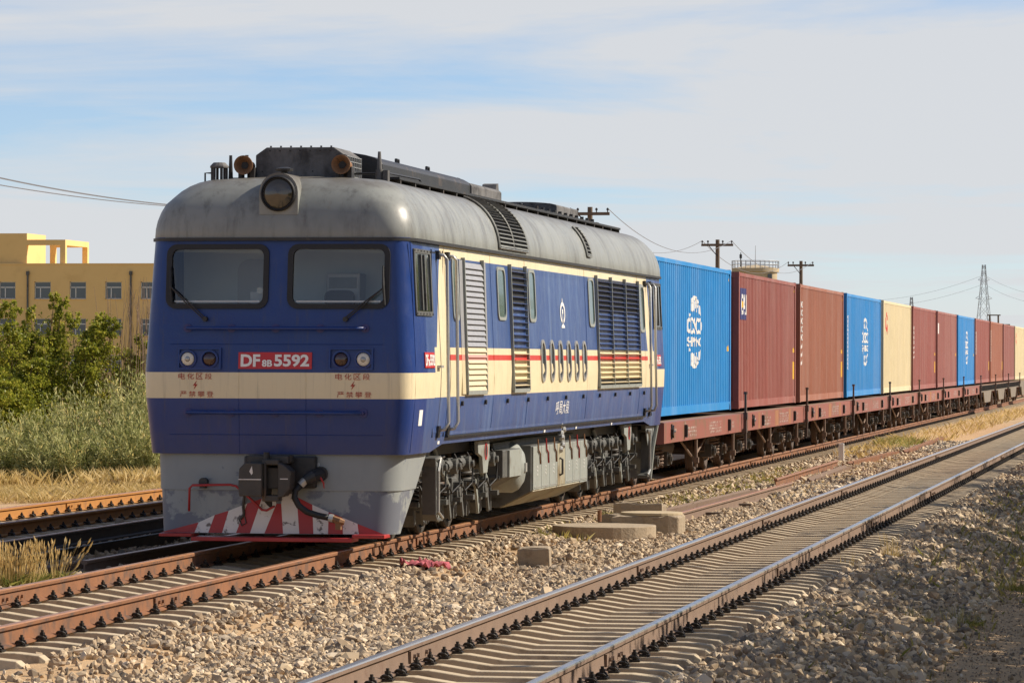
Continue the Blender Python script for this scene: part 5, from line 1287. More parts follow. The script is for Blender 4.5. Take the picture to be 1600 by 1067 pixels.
def make_wagon(k):
    yc = FIRST + WPITCH * (k - 1) + CLEN / 2 - 0.35
    red = k < 8
    w = thing('flat_wagon', ('red brown flat wagon' if red else 'dark grey fish-bellied flat wagon') + ' carrying the ' + names[k], 'flat wagon', (0, yc, 0), 0, 'flat wagons of the container train')
    h = 1.45
    if red:
        part('side_sill', w); part('side_sill', w, rz=math.pi)
    else:
        part('belly_sill', w); part('belly_sill', w, rz=math.pi)
        if k < 11:
            for q in np.linspace(-5.5, 5.5, 16): part('hanging_lug', w, (h + 0.002, q, 0))
    part('deck', w)
    for s in (-1, 1): part('end_sill', w, (0, s * 5.92, 0))
    part('centre_sill', w)
    part('coupler', w, (0, -6.0, 0)); part('coupler', w, (0, 6.0, 0), math.pi)
    for q in (-4.1, 4.1):
        part('bolster', w, (0, q, 0))
        for s in (-1, 1):
            part('bogie_side', w, (s * 0.98, q, 0))
            for e in (-0.28, 0.28): part('bogie_spring', w, (s * 1.06, q + e, 0))
            for e in (-0.875, 0.875): part('axle_box', w, (s * 1.02, q + e, 0), 0 if s > 0 else math.pi)
        for e in (-0.875, 0.875):
            part('wheel_r', w, (0, q + e, 0), name='wheel'); part('wheel_l', w, (0, q + e, 0), name='wheel'); part('axle', w, (0, q + e, 0))
    if red:
        for q in (-3.2, 3.4): part('stake_pocket', w, (h, q, 0))
        part('tow_hook', w, (h, -5.0, 0.93))
        if k < 8:
            m = MB(); F = lambda u, v: (h + 0.003, u, v)
            marks(-2.95, -1.5, 0.79, 0.99, 3, k * 3 + 1, F, m); marks(0.3, 2.2, 0.80, 1.03, 4, k * 3 + 2, F, m); marks(4.0, 4.35, 0.84, 1.0, 2, k * 3 + 3, F, m); marks(-4.7, -4.35, 0.92, 0.99, 1, k * 5, F, m)
            m.add([F(-3.15, 1.03), F(-3.05, 1.03), F(-3.10, 1.09)], [(0, 1, 2)])
            m.build('stencilling', 'stencil', w)
        if k in (1, 2, 5):
            for u0, u1 in ((-3.9, -3.6), (-0.6, 0.1), (2.3, 2.7)):
                m = MB(); m.add([(h + 0.0015, u0, 0.76), (h + 0.0015, u1, 0.76), (h + 0.0015, u1, 1.085), (h + 0.0015, u0, 1.085)], [(0, 1, 2, 3)]); m.build('paint_patch', 'rust_patch', w)
    part('brake_post', w, (h + 0.07, 5.75, 0))
    part('foot_iron', w, (h - 0.05, -1.2, 0)); part('foot_iron', w, (h - 0.05, 4.6, 0))
    part('air_tank', w, (0.75, -3.0, 0.60)); part('diagonal_rod', w, (1.2, -2.2, 0.78)); part('diagonal_rod', w, (1.2, 2.2, 0.78), math.pi)
    return w

def corr(n, L, depth, flat=0.33):
    """trapezoidal corrugation along u: list of (u, inset)"""
    p = L / n; out = []
    for k in range(n):
        u = -L / 2 + k * p; out += [(u, 0.0), (u + p * 0.36, 0.0), (u + p * 0.5, depth), (u + p * 0.86, depth)]
    out.append((L / 2, 0.0)); return out
CK = {}
def container_kit(col):
    if col in CK: return CK[col]
    K = {}
    def keep(key, mb, mat):
        o = recalc(mb.build(key, mat)); K[key] = o.data; bpy.data.objects.remove(o)
    L, h, z0, z1 = CLEN / 2, 1.219, 1.17, 3.94
    c = corr(40, 2 * L - 0.32, 0.036); m = MB(); vs = []
    for u, d in c: vs += [(h - 0.012 - d, u, z0 + 0.15), (h - 0.012 - d, u, z1 - 0.075)]
    m.add(vs, [(2 * i, 2 * i + 2, 2 * i + 3, 2 * i + 1) for i in range(len(c) - 1)])
    o = m.build('side_wall', col); K['side_wall'] = o.data; bpy.data.objects.remove(o)
    c = corr(9, 2 * h - 0.24, 0.045); m = MB(); vs = []
    for u, d in c: vs += [(u, -L + 0.02 + d, z0 + 0.15), (u, -L + 0.02 + d, z1 - 0.11)]
    m.add(vs, [(2 * i, 2 * i + 2, 2 * i + 3, 2 * i + 1) for i in range(len(c) - 1)])
    o = m.build('end_wall', col); K['end_wall'] = o.data; bpy.data.objects.remove(o)
    m = MB(); m.b2(-h + 0.06, h - 0.06, -L + 0.06, L - 0.06, z1 - 0.05, z1 - 0.015); keep('roof_panel', m, col)
    m = MB(); m.b2(h - 0.07, h - 0.004, -L + 0.1, L - 0.1, z1 - 0.085, z1 - 0.012); keep('top_rail', m, col)
    m = MB(); m.b2(h - 0.05, h - 0.004, -L + 0.1, L - 0.1, z0 + 0.015, z0 + 0.155); m.b2(h - 0.14, h - 0.004, -L + 0.1, L - 0.1, z0 + 0.155, z0 + 0.163); keep('bottom_rail', m, col)
    m = MB(); m.b2(-h + 0.1, h - 0.1, -L + 0.003, -L + 0.09, z0 + 0.0, z0 + 0.155); keep('end_sill', m, col)
    m = MB(); m.b2(-h + 0.1, h - 0.1, -L + 0.003, -L + 0.09, z1 - 0.115, z1 - 0.01); keep('end_header', m, col)
    m = MB(); m.b2(h - 0.12, h - 0.002, L - 0.16, L - 0.004, z0 + 0.12, z1 - 0.12); keep('corner_post', m, col)
    m = MB(); m.b2(h - 0.162, h, -0.178 + L, L, 0.0, 0.118); m.b2(h, h + 0.002, L - 0.12, L - 0.06, 0.03, 0.09); keep('corner_casting', m, col)
    m = MB()
    for s in (-1, 1):
        m.b2(s * 0.6 - 0.56, s * 0.6 + 0.56, L - 0.05, L - 0.02, z0 + 0.15, z1 - 0.11)
        for q in (-0.25, 0.25): m.cyl((s * 0.6 + q, L - 0.0, z0 + 0.1), (s * 0.6 + q, L - 0.0, z1 - 0.1), 0.018, n=8)
    keep('doors', m, col)
    CK[col] = K; return K
COLS = ['c_blue', 'c_red', 'c_brown', 'c_blue', 'c_cream', 'c_red', 'c_rose', 'c_blue', 'c_red', 'c_brown', 'c_rose', 'c_cream']
clabel = ['bright blue corrugated container with white oval emblem right behind the locomotive', 'red brown container carrying a dark blue panel with white letters', 'orange brown container with white vertical lettering, nearest of its colour', 'blue container with white oval emblem and a vertical line of white marks',
          'cream container with red script mark between blue and red ones', 'red container just behind the cream one, with small white letters', 'rose brown container with small pale label, just before the far blue one', 'paler far blue container, smallest of the three blue ones',
          'red brown container just behind the far blue one', 'orange brown container far along the train', 'plain red brown container just before the last cream one', 'last cream container, cut by the right edge of the view']
def make_container(k):
    yc = FIRST + WPITCH * (k - 1) + CLEN / 2 - (0.35 if k == 0 else 0)
    c = thing('shipping_container', clabel[k], 'container', (0, yc, 0), 0, 'shipping containers on the train')
    K = container_kit(COLS[k]); L, z0, z1 = CLEN / 2, 1.17, 3.94
    def p(key, sc=None, loc=(0, 0, 0), rz=0):
        o = link(key, K[key], c); o.location = loc; o.rotation_euler = (0, 0, rz)
        if sc: o.scale = sc
        return o
    p('side_wall'); p('side_wall', rz=math.pi); p('end_wall'); p('roof_panel'); p('doors'); p('end_sill'); p('end_header')
    for key in ('top_rail', 'bottom_rail'): p(key); p(key, rz=math.pi)
    for sx in (1, -1):
        for sy in (1, -1):
            p('corner_post', (sx, sy, 1))
            p('corner_casting', (sx, sy, 1), (0, 0, z0)); p('corner_casting', (sx, sy, 1), (0, 0, z1 - 0.118))
    return c
def decal(c, polys, mat, name, d=0.0, texts=()):
    """paint that follows the corrugations of the container side: outlines are cut at every fold"""
    m = MB(); L = CLEN - 0.32; n = 40; pch = L / n
    def inset(u):
        t = ((u + L / 2) % pch) / pch
        return 0.036 * (0 if t < 0.36 else (t - 0.36) / 0.14 if t < 0.5 else 1 if t < 0.86 else (1 - t) / 0.14)
    folds = sorted([-L / 2 + pch * (k + f) for k in range(n) for f in (0, 0.36, 0.5, 0.86)])
    P = lambda u, v: (1.219 - 0.012 - inset(u) + 0.004 + d, u, v)
    def clip(poly, a, keep_gt):
        out = []
        for i in range(len(poly)):
            p, q = poly[i], poly[(i + 1) % len(poly)]
            ip, iq = (p[0] >= a) == keep_gt, (q[0] >= a) == keep_gt
            if ip: out.append(p)
            if ip != iq: t = (a - p[0]) / (q[0] - p[0]); out.append((a, p[1] + (q[1] - p[1]) * t))
        return out
    allp = list(polys)
    for body, u0, u1, v0, v1, turn in texts:
        vs, fs, dd = text_mesh(body, 0.03)
        for f in fs:
            pl = []
            for i in f:
                a, b = vs[i][0] / dd[0], vs[i][1] / dd[1]
                if turn: a, b = b, -a
                pl.append(((u0 + u1) / 2 + a * (u1 - u0), (v0 + v1) / 2 + b * (v1 - v0)))
            allp.append(pl)
    for poly in allp:
        lo, hi = min(q[0] for q in poly), max(q[0] for q in poly)
        cuts = [lo] + [f for f in folds if lo < f < hi] + [hi]
        for a, b in zip(cuts[:-1], cuts[1:]):
            pc = clip(clip(poly, a, True), b, False) if b - a > 1e-5 else []
            if len(pc) >= 3:
                mu = (a + b) / 2
                s = 1e-5
                m.add([P(min(max(u, a + s), b - s), v) for u, v in pc], [tuple(range(len(pc)))])
    return m.build(name, mat, c)
def rect(u0, u1, v0, v1): return [(u0, v0), (u1, v0), (u1, v1), (u0, v1)]
def leafp(x0, y0, x1, y1, w):
    dx, dy = x1 - x0, y1 - y0; l = math.hypot(dx, dy); nx, ny = -dy / l * w, dx / l * w
    return [(x0, y0), (x0 + dx * .5 + nx, y0 + dy * .5 + ny), (x1, y1), (x0 + dx * .5 - nx, y0 + dy * .5 - ny)]
def oval_emblem(c, u=0.0):
    """white oval of petals above and below two lines of letters"""
    v = 2.66; pol = []
    for s, top in ((1, 0.68), (-1, -0.66)):
        for a in (-58, -20, 20, 58):
            x = 0.62 * math.sin(R(a)); pol.append(leafp(u + x * 0.35, v + top * 0.55 + 0.0, u + x, v + top * (0.30 + 0.70 * math.cos(R(a)) ** 0.5), 0.085))
        pol.append(leafp(u - 0.62, v + s * 0.33, u - 0.86, v + s * 0.55 * 0.52, 0.06)); pol.append(leafp(u + 0.86, v + s * 0.30, u + 0.60, v + s * 0.56, 0.08))
        arc = [(u + 0.66 * math.sin(R(a)), v + top * (0.66 + 0.34 * math.cos(R(a)))) for a in range(-60, 61, 15)]
        inn = [(u + 0.52 * math.sin(R(a)), v + top * (0.60 + 0.28 * math.cos(R(a)))) for a in range(-60, 61, 15)]
        pol += [[arc[i], arc[i + 1], inn[i + 1], inn[i]] for i in range(len(arc) - 1)]
    decal(c, pol, 'letter', 'emblem_print', 0, [('COSCO', u - 1.05, u + 1.05, v - 0.03, v + 0.28, False), ('SHIPPING', u - 1.0, u + 1.0, v - 0.26, v - 0.08, False)])
boxes_ = []
for k in range(12):
    make_wagon(k); boxes_.append(make_container(k))
LE = -CLEN / 2
oval_emblem(boxes_[0], 0.1); oval_emblem(boxes_[3], 0.3); oval_emblem(boxes_[7], 0.3)
c = boxes_[1]
decal(c, [rect(LE + 0.42, LE + 1.42, 2.98, 3.62)], 'navy', 'panel_print', 0.001)
decal(c, [], 'letter', 'panel_letters', 0.004, [('CAI', LE + 0.44, LE + 1.40, 3.08, 3.50, False)])
decal(c, [[(LE + 0.70 + 0.13 * math.cos(R(a)), 3.29 + 0.07 * math.sin(R(a))) for a in range(0, 360, 30)]], 'yellow', 'panel_disc', 0.007)
t = MB(); text_to(t, '6', -1.02 + 1.72, -0.86 + 1.72, 3.02, 3.18, lambda u, v: (u, LE + 0.012, v), 0.02); t.build('end_number', 'letter', c)
def column_marks(c, u, v1, v0, seed, w=0.26, n=8, mat='letter', dense=False):
    """a column of bracket-like white letter strokes turned on their side"""
    rr = random.Random(seed); pol = []; h = (v1 - v0) / n
    for k in range(n):
        a = v1 - h * (k + 0.9); b = a + h * 0.78
        if dense or k < n * 0.55:
            pol += [rect(u, u + w * 0.35, a, b), rect(u, u + w, b - h * 0.18, b), rect(u, u + w, a, a + h * 0.18)]
            if k % 2: pol.append(rect(u, u + w * 0.8, (a + b) / 2 - h * 0.08, (a + b) / 2 + h * 0.08))
        else: pol.append([(u, a), (u + w * 0.7, a + h * 0.3), (u + w * 0.5, b), (u, b - h * 0.4)])
    decal(c, pol, mat, 'side_lettering')
column_marks(boxes_[2], LE + 0.42, 3.56, 2.02, 1, 0.30, 8)
column_marks(boxes_[3], LE + 0.34, 3.36, 1.9, 2, 0.30, 13, dense=True)
column_marks(boxes_[5], LE + 0.42, 3.3, 2.2, 3, 0.25, 7)
column_marks(boxes_[8], LE + 0.40, 3.4, 2.4, 4, 0.35, 6, dense=True)
column_marks(boxes_[9], LE + 0.42, 3.55, 2.1, 5, 0.30, 12, dense=True)
decal(boxes_[6], [rect(LE + 0.35, LE + 0.8, 3.12, 3.5)], 'letter', 'pale_label')
for c in (boxes_[4], boxes_[11]):
    u = LE + 1.25; pol = [leafp(u - 0.1, 3.42, u + 0.15, 3.62, 0.07), leafp(u + 0.1, 3.55, u + 0.42, 3.35, 0.08), leafp(u - 0.32, 3.4, u - 0.2, 3.05, 0.09), leafp(u - 0.25, 3.18, u + 0.2, 3.02, 0.08), leafp(u + 0.1, 3.2, u + 0.5, 3.12, 0.08), leafp(u - 0.1, 3.1, u - 0.15, 2.92, 0.06), leafp(u + 0.3, 3.1, u + 0.5, 2.9, 0.07), leafp(u - 0.15, 3.45, u - 0.35, 3.3, 0.06)]
    decal(c, pol, 'c_red_print', 'script_print')
for k in (1, 2, 5, 8, 9):
    decal(boxes_[k], [rect(-LE - 0.55, -LE - 0.30, 1.72, 2.12)], 'yellow', 'warning_strip')
for k in (0, 1, 2, 5, 6, 7):
    decal(boxes_[k], [[(-LE - 0.55, 2.33), (-LE - 0.28, 2.33), (-LE - 0.42, 2.46)], [(-LE - 0.42, 3.72), (-LE - 0.25, 3.68), (-LE - 0.25, 3.84)], [(LE + 0.28, 3.72), (LE + 0.42, 3.72), (LE + 0.3, 3.84)]], 'yellow', 'warning_sign')

# ------------------------------------------------------------------ far things: building, tower, poles, pylons
def far(u, v, den):
    """point seen at photo pixel (u, v) at depth den"""
    a = (u - 1862) / 6150 * den * math.cos(YAW)
    return Vector((CAM[0] + a, CAM[1] + (den + a * math.sin(YAW)) / math.cos(YAW), CAM[2] + (561.0 - v) * den / 6150))

def make_building():
    D = 361.0
    p0 = far(-120, 417, D); z_top = 10.6
    b = thing('office_building', 'long ochre yellow office building with white framed windows beyond the shrubs', 'building', (p0.x, p0.y, -0.9))
    k = D / 6150 / math.cos(YAW)                      # metres of facade per photo pixel
    X = lambda u: (u + 120) * k * 1.0
    Wd, H, Dp = X(330), z_top + 0.9, 12.0
    cols = [1 + 56 * i for i in range(-2, 6)]
    wins = []
    for u in cols:
        for zt in (9.05, 5.71, 2.4): wins.append((X(u), X(u + 26), zt + 0.9 - 1.57, zt + 0.9))
    xs = sorted({0.0, Wd} | {w[0] for w in wins} | {w[1] for w in wins}); zs = sorted({0.0, H} | {w[2] for w in wins} | {w[3] for w in wins})
    m = MB()
    for i in range(len(xs) - 1):
        for j in range(len(zs) - 1):
            cx_, cz_ = (xs[i] + xs[i + 1]) / 2, (zs[j] + zs[j + 1]) / 2
            if any(w[0] < cx_ < w[1] and w[2] < cz_ < w[3] for w in wins): continue
            m.add([(xs[i], 0, zs[j]), (xs[i + 1], 0, zs[j]), (xs[i + 1], 0, zs[j + 1]), (xs[i], 0, zs[j + 1])], [(0, 1, 2, 3)])
    m.add([(Wd, 0, 0), (Wd, Dp, 0), (Wd, Dp, H), (Wd, 0, H), (0, 0, 0), (0, Dp, 0), (0, Dp, H), (0, 0, H)], [(0, 1, 2, 3), (5, 4, 7, 6), (1, 5, 6, 2), (3, 2, 6, 7)])
    for x0, x1, z0, z1 in wins:
        m.add([(x0, 0, z0), (x1, 0, z0), (x1, 0, z1), (x0, 0, z1), (x0, 0.25, z0), (x1, 0.25, z0), (x1, 0.25, z1), (x0, 0.25, z1)], [(0, 4, 5, 1), (1, 5, 6, 2), (2, 6, 7, 3), (3, 7, 4, 0)])
    m.build('wall', 'ochre', b)
    for x0, x1, z0, z1 in wins:
        f = MB(); y = 0.16
        for a0, a1, c0, c1 in ((x0, x1, z0, z0 + 0.07), (x0, x1, z1 - 0.07, z1), (x0, x0 + 0.07, z0, z1), (x1 - 0.07, x1, z0, z1), (x0, x1, z1 - 0.56, z1 - 0.47), (x0 + 0.5, x0 + 0.58, z0, z1 - 0.5)): f.b2(a0, a1, y, y + 0.06, c0, c1)
        w = f.build('window', 'win_frame', b)
        g = MB(); g.add([(x0, 0.21, z0), (x1, 0.21, z0), (x1, 0.21, z1), (x0, 0.21, z1)], [(0, 1, 2, 3)]); g.build('pane', 'building_glass', w)
        s = MB(); s.b2(x0 - 0.05, x1 + 0.05, -0.06, 0.16, z0 - 0.06, z0); s.build('sill', 'ochre', w)
    for u in (47, 210):
        d = MB(); d.cyl((X(u), -0.12, 0), (X(u), -0.12, H - 0.7), 0.09, n=8); d.cyl((X(u), -0.12, H - 0.95), (X(u), -0.12, H - 0.6), 0.16, n=8); d.build('drainpipe', 'under', b)
    m = MB(); m.b2(-0.05, Wd + 0.05, -0.05, 0.35, H, H + 0.12); m.build('parapet', 'ochre', b)
    # stair block and open frame on the roof
    h1 = (417 - 368) * D / 6150; h2 = (417 - 378) * D / 6150
    m = MB(); m.b2(0, X(43), 0.4, 6.4, H, H + h1); m.build('stair_block', 'ochre', b)
    y0, y1 = 0.4, 8.2; bm_ = 0.50; xr = X(104)
    f = MB(); f.b2(X(43), xr, y0, y0 + bm_, H + h2 - 0.5, H + h2); f.b2(X(43), xr, y1 - bm_, y1, H + h2 - 0.5, H + h2); f.b2(xr - bm_, xr, y0 + bm_, y1 - bm_, H + h2 - 0.499, H + h2 - 0.001); f.build('roof_frame_beam', 'ochre', b)
    for x, y in ((xr - bm_, y0), (xr - bm_, y1 - bm_), (X(43) + 0.02, y1 - bm_)):
        f = MB(); f.b2(x, x + bm_, y, y + bm_, H, H + h2 - 0.5); f.build('roof_frame_post', 'ochre', b)
make_building()

def make_tower():
    D = 400; c = far(1180, 560, D); t = thing('water_tower', 'round tan water tower with railed top behind the containers', 'water tower', (c.x, c.y, -0.9))
    sc = D / 6150; zt = CAM[2] + (561 - 417) * sc + 0.9; r = 36 * sc
    m = MB(); m.lathe((0, 0, 0), (0, 0, 1), [(0, r * 0.75), (zt - 3.2, r * 0.75), (zt - 2.6, r * 0.93), (zt - 0.55, r * 0.95), (zt - 0.5, r * 1.03), (zt - 0.12, r * 1.03), (zt - 0.1, r * 0.95), (zt + 0.1, r * 0.5), (zt + 0.25, 0)], 40); autosmooth(m.build('tank', 'tower', t), 35)
    n = 30; m = MB()
    for k in range(n): a = 2 * math.pi * k / n; m.cyl((r * 1.02 * math.cos(a), r * 1.02 * math.sin(a), zt - 0.15), (r * 1.02 * math.cos(a), r * 1.02 * math.sin(a), zt + 0.62), 0.04, n=5)
    for z in (zt + 0.25, zt + 0.62): m.tube([(r * 1.02 * math.cos(2 * math.pi * k / n), r * 1.02 * math.sin(2 * math.pi * k / n), z) for k in range(n + 1)], 0.035, n=5)
    m.build('railing', 'lattice', t)
    m = MB(); m.cyl((-1.5, 0, zt), (-1.5, 0, zt + 1.5), 0.07, 0.04, n=6); m.b2(-1.62, -1.38, -0.1, 0.1, zt + 0.9, zt + 1.3); m.build('lamp_post', 'black', t)
    m = MB(); m.cyl((0, 0, zt + 0.2), (0, 0, zt + 2.2), 0.04, 0.02, n=6); m.build('lightning_rod', 'lattice', t)
    m = MB(); m.b2(r * 0.62, r * 0.80, -r * 0.74, -r * 0.55, zt - 1.25, zt - 0.75); m.build('window', 'dark_glass', t)
make_tower()

POLES = []
def make_pole(y, label, x=-10.8, h=7.55):
    p = thing('utility_pole', label, 'utility pole', (x, y, -0.7), 0, 'wooden utility poles behind the train')
    H = h + 0.7
    m = MB(); m.cyl((0, 0, 0), (0, 0, H), 0.135, 0.09, n=12); m.build('pole', 'wood', p, smooth=False)
    m = MB(); m.b2(-0.72, 0.72, -0.17, -0.09, H - 0.30, H - 0.19); m.build('crossarm', 'wood', p)
    for q in (-0.68, -0.42, 0.25, 0.65):
        m = MB(); m.lathe((q, -0.13, H - 0.19), (0, 0, 1), [(0, 0.02), (0.06, 0.02), (0.07, 0.045), (0.12, 0.045), (0.15, 0.02), (0.16, 0)], 8); m.build('insulator', 'black', p)
    m = MB(); m.tube([(0, -0.1, H - 0.75), (-0.4, -0.13, H - 0.25)], 0.02, n=5); m.build('brace', 'black', p)
    POLES.append((x, y, h))
make_pole(94.5, 'dark wooden pole tip with crossarm rising just behind the locomotive roof')
make_pole(132.6, 'wooden utility pole with crossarm rising behind the first blue container')
make_pole(171.0, 'wooden utility pole with crossarm right of the water tower')

def wire(name, a, b, sag, r, label, group='overhead wires', n=24):
    a, b = Vector(a), Vector(b); m = MB()
    m.tube([a.lerp(b, k / n) - Vector((0, 0, 4 * sag * (k / n) * (1 - k / n))) for k in range(n + 1)], r, n=4)
    return tag(m.build(name, 'wire'), label, 'wire', group)
for i in range(2):
    (x0, y0, h0), (x1, y1, h1) = POLES[i], POLES[i + 1]
    for j, q in enumerate((-0.68, 0.65)):
        wire('overhead_wire', (x0 + q, y0 - 0.13, h0 - 0.05), (x1 + q, y1 - 0.13, h1 - 0.05), 1.0, 0.012,
             ('left' if j == 0 else 'right') + (' thin wire hanging between the poles behind the locomotive and the blue container' if i == 0 else ' thin wire from the blue container pole to the pole by the tower'))
a, b = far(-60, 268, 100), far(420, 330, 118)
wire('overhead_wire', a, b, 0.25, 0.022, 'thick upper wire crossing the sky left of the locomotive')
a, b = far(-60, 282, 100), far(420, 330, 118)
wire('overhead_wire', a, b, 0.2, 0.016, 'thin lower wire crossing the sky left of the locomotive')

def make_pylon(u, vtop, den, label, full=True):
    c = far(u, vtop, den); H = c.z + 1.5; p = thing('lattice_pylon', label, 'pylon', (c.x, c.y, -1.5), R(20), 'power line pylons')
    w0, w1 = H * 0.085, H * 0.012
    wd = lambda t: w0 * (1 - t) ** 1.15 + w1
    N = 11; Z = [H * (1 - (1 - k / N) ** 1.3) for k in range(N + 1)]; r = den * 0.00007
    for sx in (-1, 1):
        for sy in (-1, 1):
            m = MB(); m.tube([(sx * wd(z / H), sy * wd(z / H), z) for z in Z], r, n=4); m.build('leg', 'lattice', p)
    m = MB()
    for k in range(N):
        z0, z1 = Z[k], Z[k + 1]; a, b = wd(z0 / H), wd(z1 / H)
        for s in (-1, 1):
            m.tube([(-a, s * a, z0), (b, s * b, z1)], r * 0.65, n=3); m.tube([(a, s * a, z0), (-b, s * b, z1)], r * 0.65, n=3)
            m.tube([(s * a, -a, z0), (s * b, b, z1)], r * 0.65, n=3); m.tube([(s * a, a, z0), (s * b, -b, z1)], r * 0.65, n=3)
    m.build('bracing', 'lattice', p)
    for t, L in ((0.70, 0.04), (0.86, 0.03)):
        z = H * t; a = wd(t)
        for s in (-1, 1):
            m = MB(); m.tube([(s * a, -a, z), (s * (a + H * L), 0, z + H * 0.01)], r * 0.8, n=3); m.tube([(s * a, a, z), (s * (a + H * L), 0, z + H * 0.01)], r * 0.8, n=3); m.tube([(s * a, 0, z + H * 0.035), (s * (a + H * L), 0, z + H * 0.01)], r * 0.8, n=3); m.build('crossarm', 'lattice', p)
    return c, H
c1_, H1 = make_pylon(1537, 412, 700, 'tall grey lattice pylon rising behind the far containers')
c2_, H2 = make_pylon(1424, 463, 900, 'small distant pylon tip above the cream and red containers')
hp = far(1553, 490, 420); hp0 = thing('double_pole', 'twin post pole with crossarm beside the tall pylon', 'utility pole', (hp.x, hp.y, -1.0))
for s in (-1, 1):
    m = MB(); m.cyl((s * 0.55, 0, 0), (s * 0.45, 0, hp.z + 1.0), 0.11, 0.09, n=8); m.build('post', 'wood', hp0)
for w_, z_ in ((0.7, hp.z + 0.95), (1.7, hp.z - 0.06)):
    m = MB(); m.b2(-w_, w_, -0.07, 0.07, z_ - 0.06, z_ + 0.06); m.build('crossarm', 'wood', hp0)
for v0, v1_, nm in ((430, 455, 'upper'), (444, 462, 'lower')):
    a = far(1532, v0, 698); b = far(1220, v1_, 760); wire('overhead_wire', a, b, 3.0, 0.018, nm + ' faint power line left of the tall pylon')
    a = far(1541, v0, 698); b = far(1680, v0 + 26, 640); wire('overhead_wire', a, b, 1.5, 0.018, nm + ' faint power line right of the tall pylon')

# ------------------------------------------------------------------ vegetation
def leaf_cloud(n, cen, rad, size, asp, up=0.3, tl=0.4, th=0.5, hollow=0.0, cl=None):
    """n leaf faces spread through an ellipsoid in clumps"""
    cen, rad = np.array(cen), np.array(rad)
    nc = cl or max(6, n // 90)
    d = rng.normal(size=(nc, 3)); d /= np.linalg.norm(d, axis=1, keepdims=True)
    cc = cen + d * rad * (rng.uniform(0.15, 1, (nc, 1)) ** 0.5)
    which = rng.integers(0, nc, n)
    p = cc[which] + rng.normal(size=(n, 3)) * rad * 0.16
    ax = rng.normal(size=(n, 3)); ax[:, 2] += up * 2; ax /= np.linalg.norm(ax, axis=1, keepdims=True)
    sd = np.cross(ax, rng.normal(size=(n, 3))); sd /= np.linalg.norm(sd, axis=1, keepdims=True)
    L = size * rng.uniform(0.6, 1.3, (n, 1)); Wd = L * asp
    Q = np.stack([p - ax * L * 0.5, p + sd * Wd * 0.5, p + ax * L * 0.5, p - sd * Wd * 0.5], 1)
    ct = rng.uniform(-0.18, 0.18, nc)
    return Q, np.clip(tl + th * rng.uniform(0, 1, n) ** 1.5 + ct[which], 0, 1)

def added_shade_tree(x, y, h, r):  # unseen tree, added to cast dappled shade over the track shoulder
    t = thing('added_shade_tree', 'unseen leafy tree added to shade the right of the main track', 'tree', (x, y, -0.72), 0, 'row of unseen trees added on the sunny side')
    rr = random.Random(int(y * 10)); m = MB(); m.tube([(0, 0, 0), (0.05, 0.03, h * 0.3), (0.0, 0.1, h * 0.8)], [0.19, 0.15, 0.05], n=9)
    for k in range(7):
        a = k * 0.9 + rr.random(); z = h * (0.25 + 0.07 * k); m.tube([(0, 0, z), (r * 0.4 * math.cos(a), r * 0.4 * math.sin(a), z + 0.5), (r * 0.8 * math.cos(a), r * 0.8 * math.sin(a), z + 1.0)], [0.07, 0.045, 0.015], n=6)
    m.build('trunk', 'wood', t)
    q, tt = leaf_cloud(7000, (0, 0, h * 0.56), (r, r, h * 0.36), 0.20, 0.65, 0.2, 0.1, 0.6, cl=150)
    quads('crown', q, tt, 'leaf', t)
for i in range(28):
    added_shade_tree(14.0 + 0.5 * math.sin(i * 2.1), -24 + 3.4 * i + 0.5 * math.sin(i * 4.7), 7.0 + 0.3 * math.sin(i * 1.9 + 0.6), 2.4)

def green_shrub(x, y, h, r, label, n=9000, mat='leaf', size=0.075, asp=0.55, group='green shrubs beyond the left track'):
    z = float(gh(x, y)); t = thing('leafy_shrub', label, 'shrub', (x, y, z), 0, group)
    rr = random.Random(int(x * 31 + y * 7)); tips = []; st = MB()
    for k in range(9):
        a = rr.uniform(0, 2 * math.pi); R_ = rr.uniform(0.25, 0.9) * r; hh = h * rr.uniform(0.68, 1.02) * (1 - 0.22 * R_ / r)
        p = [(0.1 * math.cos(a), 0.1 * math.sin(a), 0), (R_ * 0.45 * math.cos(a) + rr.uniform(-.1, .1), R_ * 0.45 * math.sin(a), hh * 0.5), (R_ * math.cos(a), R_ * math.sin(a), hh)]
        st.tube(p, [0.035, 0.022, 0.006], n=5); tips.append(p)
    st.build('stem', 'twig', t)
    Qs, Ts = [], []
    for p in tips:
        for f, rad in ((0.55, 0.34), (0.8, 0.30), (0.97, 0.18)):
            c = [p[0][i] * (1 - f) + p[2][i] * f for i in range(3)]
            q, tt = leaf_cloud(n // 30, c, (rad * r * 1.15, rad * r * 1.15, rad * h * 0.30), size, asp, 0.2, 0.15, 0.6, cl=14); Qs.append(q); Ts.append(tt)
    q, tt = leaf_cloud(n // 4, (0, 0, h * 0.36), (r * 1.0, r * 1.0, h * 0.36), size, asp, 0.2, 0.05, 0.6, cl=50); Qs.append(q); Ts.append(tt)
    Q = np.concatenate(Qs); Q[:, :, 2] = np.maximum(Q[:, :, 2], 0.02)
    quads('foliage', Q, np.concatenate(Ts), mat, t)
